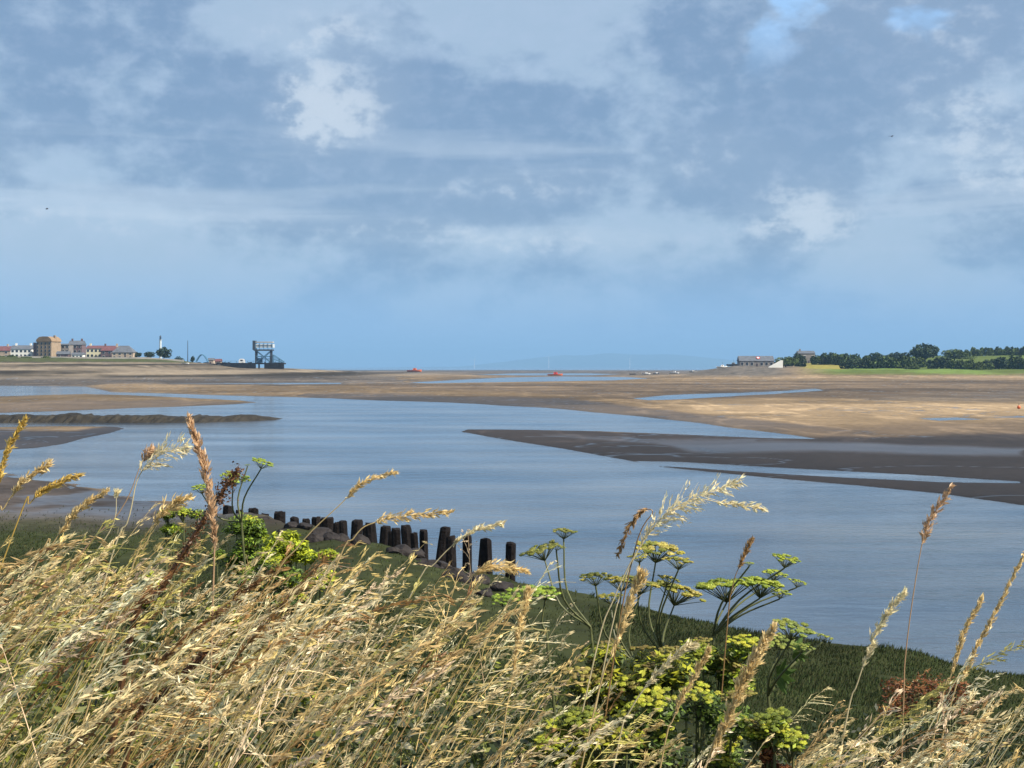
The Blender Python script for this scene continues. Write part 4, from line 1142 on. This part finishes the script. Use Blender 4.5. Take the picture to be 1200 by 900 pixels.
def curve(pts, n):
    """Catmull-Rom through pts"""
    P = [Vector(p) for p in pts]; P = [P[0] * 2 - P[1]] + P + [P[-1] * 2 - P[-2]]
    out = []
    m = len(P) - 3
    for i in range(n + 1):
        t = i / n * m; k = min(int(t), m - 1); f = t - k
        a, b, c, d = P[k:k+4]
        out.append(.5 * ((2 * b) + (c - a) * f + (2 * a - 5 * b + 4 * c - d) * f * f + (3 * b - a - 3 * c + d) * f ** 3))
    return out
def grass_stalk(pts, y, head_from, label, col, width=.012, open_=.3, nsp=170, spl=.013, spw=.0013, r=.0014, stemcol=None, hook=0.0, lead=None):
    """one tall flowering stalk along photo-plan points at distance y; head_from: fraction of the path where the seed head starts"""
    W = [A(px, py, y) for px, py in pts]
    b = W[0]
    # run the stem down to the ground
    zg = H(b.x, b.y)
    dirv = (W[0] - W[1]).normalized()
    k = (b.z - zg) / max(.2, -dirv.z) if dirv.z < 0 else 0
    g0 = Vector((b.x + dirv.x * k * .7, b.y, zg)) if b.z > zg else Vector((b.x, b.y, b.z))
    g0.z = H(g0.x, g0.y) - .02
    t = empty('grass_stalk', g0, label, 'grass stalk', 'tall flowering grass stalks')
    path = curve([p - g0 for p in ([g0] + W if b.z > zg else W)], 26)
    stemcol = stemcol or tuple(c * .8 for c in col)
    MB().tube(path, [r * (1.3 - .9 * i / 26) for i in range(27)], 5, col=stemcol).build('stem', M['straw'], t)
    path2 = curve([p - g0 for p in W], 60)
    i0 = int(60 * head_from)
    V = []; Q = []; C = []
    nsp = int(nsp * 2.1); spl = max(spl, .012); spw = min(spw, .0015); nb = int(nsp / 8)
    for j in range(nb):
        f = (j + random.random() * .8) / nb; i = i0 + f * (59 - i0); k = int(i)
        p = path2[k].lerp(path2[k + 1], i - k); q = (path2[k + 1] - path2[max(k - 1, 0)]).normalized()
        side = Vector((random.gauss(0, 1), random.gauss(0, 1), random.gauss(0, 1))); side = (side - q * side.dot(q)).normalized()
        prof = (math.sin(math.pi * min(1, f * .8 + .16)) ** .7)
        L = width * (1 + 2.5 * open_) * prof * random.uniform(.6, 1.3)
        dr = (q * (1 - .3 * open_) + side * (.4 + .7 * open_) + Vector((.5, 0, -.1)) * open_).normalized()
        u = dr.orthogonal().normalized(); e = p + dr * L; b0 = len(V)
        V += [p - u * r * .3, p + u * r * .3, e + u * r * .2, e - u * r * .2]; Q.append((b0, b0+1, b0+2, b0+3)); C += [stemcol] * 4
        for s in range(8):
            ff = random.uniform(.1, 1.05); c = p + dr * L * ff + Vector((random.gauss(0, .0015), random.gauss(0, .0015), random.gauss(0, .0015)))
            d2 = (dr + Vector((random.gauss(0, .3), random.gauss(0, .3), random.gauss(0, .3)))).normalized()
            u = d2.cross(Vector((random.gauss(0, 1), random.gauss(0, 1), random.gauss(0, 1)))).normalized()
            l = spl * random.uniform(.7, 1.3); w = spw * random.uniform(.7, 1.4); b0 = len(V)
            V += [c - d2 * l * .5, c + u * w, c + d2 * l * .6, c - u * w]; Q.append((b0, b0+1, b0+2, b0+3))
            m = random.uniform(.72, 1.2); C += [tuple(min(.9, v * m) for v in col)] * 4
    np_mesh('seed_head', [tuple(v) for v in V], Q, M['straw'], np.array(C), parent=t)
    return t
STRAW = (.78, .60, .29); PALE = (.84, .73, .46); GOLD = (.70, .50, .13); PINK = (.64, .43, .25); BRN = (.24, .12, .055); TANB = (.42, .26, .11)
def stalks():
    S = grass_stalk
    S([(-25,640),(-5,575),(8,530),(32,488)], 2.5, .4, 'golden grass stalk leaning over the mud at the left frame edge', GOLD, .010, .1)
    S([(-20,660),(5,595),(30,563),(60,541)], 2.6, .45, 'pale nodding grass stalk just right of the left frame edge', STRAW, .010, .3)
    S([(10,640),(35,590),(62,569),(95,556)], 2.7, .4, 'golden bent grass stalk with a curled tip over the left mud', GOLD, .010, .15)
    S([(250,690),(252,640),(244,575),(234,530),(220,487)], 2.3, .25, 'tall upright pinkish grass plume rising above the river at left', PINK, .013, .12, nsp=330, spl=.010, spw=.0026)
    S([(120,690),(150,610),(162,560),(185,535),(222,520)], 2.7, .55, 'feathery pale grass stalk left of the pinkish plume', PALE, .012, .9, nsp=130)
    S([(60,700),(140,600),(165,545),(178,527)], 2.8, .7, 'short tufted grass tip behind the feathery pale stalk', PINK, .010, .4, nsp=90)
    S([(30,690),(60,640),(90,600),(128,573)], 2.5, .45, 'straight straw grass stalk over the grey mud at left', STRAW, .009, .15)
    S([(40,740),(80,690),(130,620),(137,577)], 2.4, .99, 'bare pale straw stem crossing the mud at left', PALE, .004, .1, nsp=40)
    S([(140,710),(170,640),(190,600),(224,582)], 2.5, .5, 'drooping straw grass head below the pinkish plume', STRAW, .011, .4)
    S([(300,720),(350,640),(400,590),(425,566),(467,552)], 3.0, .55, 'grass stalk with a long wispy head over the middle of the river', STRAW, .010, .2, nsp=140)
    S([(380,700),(415,630),(440,612),(480,604),(532,600)], 2.9, .5, 'arching straw grass head in front of the thick posts', STRAW, .010, .35)
    S([(470,720),(510,660),(550,625),(592,613)], 3.0, .5, 'wispy grass head in front of the river end posts', PALE, .008, .4, nsp=120)
    S([(500,740),(540,690),(570,665),(620,670)], 2.9, .5, 'fat arching straw head below the lone end post', STRAW, .014, .3, nsp=220)
    S([(690,800),(720,700),(760,625),(800,590),(872,562)], 2.8, .45, 'large feathery grass stalk above the yellow umbels', PALE, .016, .8, nsp=300)
    S([(700,820),(740,660),(800,590),(850,590),(900,597)], 2.9, .7, 'thin grass stalk with its head blown flat over the umbels', PALE, .008, .4, nsp=90)
    S([(715,800),(745,640),(765,600),(745,605),(722,655)], 2.85, .62, 'grass stalk hooked over to the left above the umbels', TANB, .008, .25, nsp=120)
    S([(690,860),(720,760),(745,690),(752,672)], 2.4, .3, 'broad straw grass plume in front of the left umbels', STRAW, .014, .15, nsp=300)
    S([(850,760),(858,690),(868,660),(882,630)], 3.2, .6, 'short brown grass tip above the right umbels', TANB, .010, .15, nsp=140)
    S([(1058,850),(1062,760),(1078,650),(1090,610),(1117,567)], 3.0, .55, 'tall brown grass stalk with spread spikes over the right water', PINK, .013, .35, nsp=200, spl=.013)
    S([(985,880),(1005,800),(1030,735),(1062,690)], 2.6, .42, 'pale grass head standing over the right bank edge', PALE, .011, .2, nsp=200)
    S([(1095,860),(1115,790),(1130,740),(1153,698)], 2.6, .35, 'narrow straw grass head left of a long thin one', STRAW, .008, .08, nsp=190)
    S([(1105,860),(1130,790),(1165,720),(1204,643)], 2.6, .3, 'long thin straw grass head reaching the right frame edge', STRAW, .008, .08, nsp=240)
    S([(820,920),(850,850),(875,790),(908,733)], 2.1, .15, 'thickest straw plume leaning right before the dark turf', STRAW, .017, .12, nsp=560, spl=.011, spw=.0026)
    S([(715,920),(740,830),(790,770),(815,755)], 2.3, .45, 'straight straw grass head crossing the yellow green weeds', PALE, .010, .15, nsp=200)
    S([(770,920),(790,840),(815,790),(832,760)], 2.4, .35, 'narrow straw plume right of the yellow green weeds', STRAW, .009, .12, nsp=200)
    S([(585,900),(600,800),(612,720),(620,690)], 2.4, .35, 'upright straw plume left of the yellow green weeds', STRAW, .011, .15, nsp=260)
    # brown dead dock stems
    for pts, y, lab, s in (([(150,760),(190,690),(235,615),(262,575),(280,548)], 2.6, 'thick dark brown dead dock stem leaning up to a green umbel', 1.0),
                           ([(150,880),(190,815),(230,775),(258,755)], 2.4, 'reddish brown dead dock stem low in the grass', .8)):
        W = [A(a, b, y) for a, b in pts]; g0 = Vector((W[0].x - .12, W[0].y, H(W[0].x - .12, y)))
        t = empty('dead_dock', g0, lab, 'dock plant', 'dead brown dock stems')
        path = curve([Vector((0, 0, -.02))] + [w - g0 for w in W], 40)
        MB().tube(path, [.006 * s * (1.2 - .8 * i / 40) for i in range(41)], 6, col=(.13, .065, .03)).build('stem', M['straw'], t)
        V = []; Q = []; C = []
        for j in range(int(1900 * s)):
            i = random.uniform(9, 39); k = int(i); p = path[k].lerp(path[k + 1], i - k)
            dn = .35 + .65 * float(vnoise(np.array([i * .45]), np.array([3.0]), 8)[0])
            p = p + Vector((random.gauss(0, .009), random.gauss(0, .009), random.gauss(0, .009))) * dn
            n_ = Vector((random.gauss(0, 1), random.gauss(0, 1), random.gauss(0, 1))).normalized(); u = n_.orthogonal().normalized(); w = n_.cross(u); r = random.uniform(.0015, .0034)
            b0 = len(V); V += [p - u * r, p - w * r * .7, p + u * r, p + w * r * .7]; Q.append((b0, b0+1, b0+2, b0+3))
            m = random.uniform(.6, 1.5); C += [(.14 * m, .065 * m, .028 * m)] * 4
        np_mesh('seeds', [tuple(v) for v in V], Q, M['straw'], np.array(C), parent=t)
stalks()

# umbels ------------------------------------------------------------------
YG = [(.40, .36, .06), (.29, .29, .05), (.45, .39, .10), (.19, .21, .04)]
def umbel_mesh(c, nrm, rad, pal, node):
    """flat topped head of many small clusters; returns MB with colours (heads) and MB of rays"""
    hb, rb = MB(), MB()
    nrm = nrm.normalized(); u = nrm.orthogonal().normalized(); w = nrm.cross(u)
    n = max(9, int(17 + rad * 140))
    V1, F1 = ICO1
    for i in range(n):
        rr = math.sqrt((i + .5) / n); a = i * 2.39996 + random.uniform(-.25, .25)
        p = c + (u * math.cos(a) + w * math.sin(a)) * rad * rr * random.uniform(.85, 1.1) + nrm * rad * (.13 * (1 - rr * rr) + random.uniform(-.08, .08))
        rb.tube([node, node.lerp(p, .55) - nrm * rad * .02, p - nrm * rad * .06], [rad * .022, rad * .018, rad * .014], 4, cap=False)
        s = rad * random.uniform(.12, .22); col = random.choice(pal); m = random.uniform(.75, 1.2); col = tuple(v * m for v in col)
        # cluster of florets: a few bumpy little domes and petals
        q = []
        for v in V1:
            k = random.uniform(.7, 1.15)
            q.append(p + (u * v.x + w * v.y) * s * k + nrm * v.z * s * .38 * k)
        hb.add(q, F1, col)
        for j in range(30):
            an = random.uniform(0, 6.28); r2 = s * math.sqrt(random.random()) * 1.15
            o = p + (u * math.cos(an) + w * math.sin(an)) * r2 + nrm * s * (.45 * (1 - (r2 / s) ** 2 * .6))
            x_ = Vector((random.gauss(0, 1), random.gauss(0, 1), random.gauss(0, 1))).normalized(); y_ = x_.cross(nrm + x_.orthogonal() * .2).normalized(); f = s * random.uniform(.10, .19)
            m2 = random.uniform(.8, 1.35)
            hb.add([o - x_ * f, o - y_ * f * .7, o + x_ * f, o + y_ * f * .7], [(0, 1, 2, 3)], tuple(v * m2 for v in col))
    return hb, rb
def umbel_plant(base_px, y, heads, label, pal=YG, fork=None, leaves=()):
    """heads: (px, py, width px, tilt x, tilt toward camera)"""
    bx, by = base_px; B = A(bx, by, y); zg = H(B.x, y); g0 = Vector((B.x + .04, y, zg - .02))
    t = empty('umbel_plant', g0, label, 'umbel plant', 'yellow green umbel plants on the bank')
    B = B - g0
    sb = MB(); sb.tube(curve([Vector((0, 0, 0)), B * .5 + Vector((.02, 0, 0)), B], 10), [.0055 - .0002 * i for i in range(11)], 7)
    for (px, py, wpx, tx, ty) in heads:
        yy = y + random.uniform(-.12, .12)
        c = A(px, py, yy) - g0; rad = wpx / F * yy / 2 * 1.02
        nrm = Vector((tx, ty, 1)).normalized(); node = c - nrm * rad * .6
        mid = B.lerp(node, .5) + Vector((0, 0, -.015)) + (node - B).cross(Vector((0, 1, 0))) * .12
        sb.tube(curve([B, mid, node], 8), [.0034 - .00015 * i for i in range(9)], 6)
        hb, rb = umbel_mesh(c, nrm, rad, pal, node)
        h = hb.build('umbel', M['leaf'], t)
        rb.build('rays', M['stalk'], h)
    sb.build('stem', M['stalk'], t)
    for (px, py, spx) in leaves:
        c = A(px, py, y) - g0; lb = MB(); s = spx / F * y
        lb_leaf(lb, B, c, s)
        lb.build('leaf', M['leaf'], t)
    return t
def lb_leaf(lb, B, c, s, col=(.07, .12, .025)):
    for k in range(7):
        a = -1.3 + k * .43; d = Vector((math.cos(a), random.uniform(-.5, .5), math.sin(a) * .6)).normalized(); L = s * random.uniform(.6, 1)
        u = d.cross(Vector((.2, 1, .3))).normalized(); m = random.uniform(.7, 1.5)
        lb.add([c, c + d * L * .35 + u * L * .2, c + d * L * .75 + u * L * .14 + Vector((0, 0, -.01)), c + d * L, c + d * L * .75 - u * L * .14, c + d * L * .35 - u * L * .2], [(0, 1, 2, 3), (0, 3, 4, 5)], tuple(v * m for v in col))

def bush(px, py, wpx, hpx, y, label, cols, n=1500, leaf=.018, nlump=9, heads=5):
    leaf *= .72; heads = int(heads * 2.6)
    """low leafy weed mound: many small leaves on stems, topped by flower heads"""
    c = A(px, py, y); zg = H(c.x, y); w = wpx / F * y / 2; top = A(px, py - hpx / 2, y).z
    hh = hpx / F * y; g0 = Vector((c.x, y, zg))
    t = empty('weed_clump', g0, label, 'weeds', 'bright green weed clumps on the bank')
    h = top - zg
    V = []; C = []; sb = MB()
    lumps = []
    for i in range(nlump):
        a = random.uniform(-1, 1); lumps.append((Vector((a * w * .8, random.uniform(-.5, .5) * w * .7, h - hh * random.uniform(.06, .8) * (1 - .25 * abs(a)) - hh * .2 * a * a)), random.uniform(.25, .5) * w))
    for i in range(max(4, nlump // 2)):
        lumps.append((Vector((random.uniform(-.7, .7) * w, random.uniform(-.6, .4) * w, h * random.uniform(.12, .5))), random.uniform(.3, .5) * w))
    for lc, lr in lumps:
        sb.tube(curve([Vector((lc.x * .35, lc.y * .4, 0)), Vector((lc.x * .8, lc.y * .8, lc.z * .5)), lc], 6), [.006 - .0006 * i for i in range(7)], 5)
        k = n // nlump
        for j in range(k):
            d = Vector((random.gauss(0, 1), random.gauss(0, 1), random.gauss(0, .75))).normalized() * (random.random() ** .45)
            p = lc + Vector((d.x * lr, d.y * lr, d.z * lr * .55)); p.z = max(p.z, .03)
            nrm = (d * .5 + Vector((random.gauss(0, .5), random.gauss(0, .5), 1 + random.gauss(0, .5)))).normalized()
            u = nrm.cross(Vector((random.gauss(0, 1), random.gauss(0, 1), random.gauss(0, 1)))).normalized(); v = nrm.cross(u)
            s = leaf * random.uniform(.5, 1.3)
            V += [p - u * s, p - v * s * .42 - nrm * s * .15, p + u * s, p + v * s * .42 - nrm * s * .15]
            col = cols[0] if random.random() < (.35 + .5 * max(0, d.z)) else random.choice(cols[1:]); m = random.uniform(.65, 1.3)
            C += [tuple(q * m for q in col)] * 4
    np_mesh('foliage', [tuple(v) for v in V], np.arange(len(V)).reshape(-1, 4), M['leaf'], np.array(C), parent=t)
    sb.build('stems', M['stalk'], t)
    for i in range(heads):
        lc, lr = lumps[i % nlump]
        cc = lc + Vector((random.uniform(-.5, .5) * lr, random.uniform(-.5, .2) * lr, lr * random.uniform(.1, .75))); rad = random.uniform(.022, .046)
        hb, rb = umbel_mesh(cc, Vector((random.gauss(0, .2), random.gauss(-.15, .2), 1)), rad, random.choice([[(.44, .43, .045), (.34, .38, .035)], [(.38, .40, .04), (.26, .31, .035)], [(.30, .27, .06), (.22, .17, .05)], [(.16, .20, .03), (.24, .27, .035)]]), cc - Vector((0, 0, rad * 1.2)))
        o = hb.build('flower_head', M['leaf'], t); rb.build('rays', M['stalk'], o)
    return t

def plants():
    U = umbel_plant
    DG = [(.30, .27, .045), (.19, .20, .035), (.38, .33, .06), (.12, .14, .03)]
    U((283, 612), 4.6, [(275, 560, 34, .25, -.25), (308, 542, 26, .3, -.1), (236, 571, 26, -.1, -.1), (290, 545, 7, 0, 0)], 'small umbel plant with tilted green heads beside the pinkish plume', [(.30, .36, .05), (.24, .33, .05)])
    U((692, 735), 3.9, [(634, 644, 46, -.35, -.05), (661, 623, 30, .05, 0), (653, 640, 18, .2, 0)], 'dark stemmed umbel plant leaning left of the others', [(.20, .21, .04), (.15, .17, .035), (.25, .25, .06)])
    U((742, 775), 3.7, [(697, 676, 36, -.1, 0), (728, 680, 44, 0, 0), (752, 684, 42, .15, 0), (715, 700, 30, -.1, -.2)], 'dark headed umbel plant behind the straw plume', DG)
    U((778, 770), 4.0, [(770, 643, 56, .1, -.1), (748, 652, 26, -.2, -.1), (796, 657, 36, .1, 0), (795, 692, 60, .3, .05), (783, 678, 26, .2, 0)], 'tallest yellow topped umbel plant in the middle of the bank', YG)
    U((835, 745), 3.8, [(850, 686, 66, -.08, .02), (893, 684, 56, .15, .02), (921, 655, 36, .15, -.05), (908, 672, 30, .15, -.1), (935, 682, 22, .2, 0), (878, 660, 12, 0, 0), (915, 694, 26, .1, -.1)], 'widest umbel plant with many green heads right of the middle', [(.30, .36, .04), (.36, .40, .05), (.20, .26, .035)])
    U((900, 815), 3.3, [(930, 736, 50, .2, -.15), (966, 746, 20, .3, 0), (915, 752, 34, 0, -.3), (940, 758, 26, .1, -.2)], 'lowest umbel plant on the right above the dark turf', [(.28, .31, .06), (.2, .25, .05)], leaves=[(930, 765, 26), (910, 790, 30)])
    U((640, 740), 3.6, [(612, 697, 40, -.1, -.3), (640, 694, 34, .1, -.3), (588, 702, 28, -.1, -.3)], 'bright green umbel plant below the lone end post', [(.26, .34, .04), (.2, .3, .04)])
    BR = [(.30, .38, .03), (.09, .14, .022), (.05, .085, .018), (.16, .22, .03)]
    MD = [(.13, .20, .03), (.06, .10, .02), (.04, .065, .018)]
    YL = [(.36, .37, .03), (.16, .20, .03), (.08, .12, .022), (.05, .07, .018)]
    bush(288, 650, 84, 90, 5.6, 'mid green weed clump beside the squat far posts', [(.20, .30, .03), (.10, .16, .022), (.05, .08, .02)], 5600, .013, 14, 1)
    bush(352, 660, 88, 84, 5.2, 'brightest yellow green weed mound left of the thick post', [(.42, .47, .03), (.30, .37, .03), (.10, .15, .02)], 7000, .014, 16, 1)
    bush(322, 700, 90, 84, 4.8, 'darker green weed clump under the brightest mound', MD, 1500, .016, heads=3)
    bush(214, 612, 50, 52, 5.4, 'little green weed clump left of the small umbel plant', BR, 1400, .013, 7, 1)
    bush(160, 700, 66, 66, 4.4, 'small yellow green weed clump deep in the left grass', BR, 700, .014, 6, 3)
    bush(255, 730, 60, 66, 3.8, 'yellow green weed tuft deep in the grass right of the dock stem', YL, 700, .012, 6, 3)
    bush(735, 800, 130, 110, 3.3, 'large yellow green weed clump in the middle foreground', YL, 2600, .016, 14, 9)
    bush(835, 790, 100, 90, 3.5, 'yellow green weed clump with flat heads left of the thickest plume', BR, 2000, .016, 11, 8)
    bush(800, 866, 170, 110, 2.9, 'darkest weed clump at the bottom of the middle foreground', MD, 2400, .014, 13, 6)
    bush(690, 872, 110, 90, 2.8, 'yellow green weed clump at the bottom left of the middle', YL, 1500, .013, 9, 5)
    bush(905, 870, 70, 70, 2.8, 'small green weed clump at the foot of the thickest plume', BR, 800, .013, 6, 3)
    # rusty dock
    RU = [(.20, .075, .025), (.14, .05, .02), (.26, .12, .04), (.09, .035, .018)]
    for (px, py, w, h, y, lab) in ((1085, 815, 120, 60, 3.4, 'rusty red dock clump at the edge of the right turf'), (905, 905, 60, 70, 2.8, 'dark brown dock clump at the bottom frame edge')):
        t = bush(px, py, w, h, y, lab, RU, 1500, .009, 12, 0); t.name = 'dock_clump'; t['category'] = 'dock plant'; t['group'] = 'rusty dock clumps on the bank'
plants()
print('objects', len(bpy.data.objects))
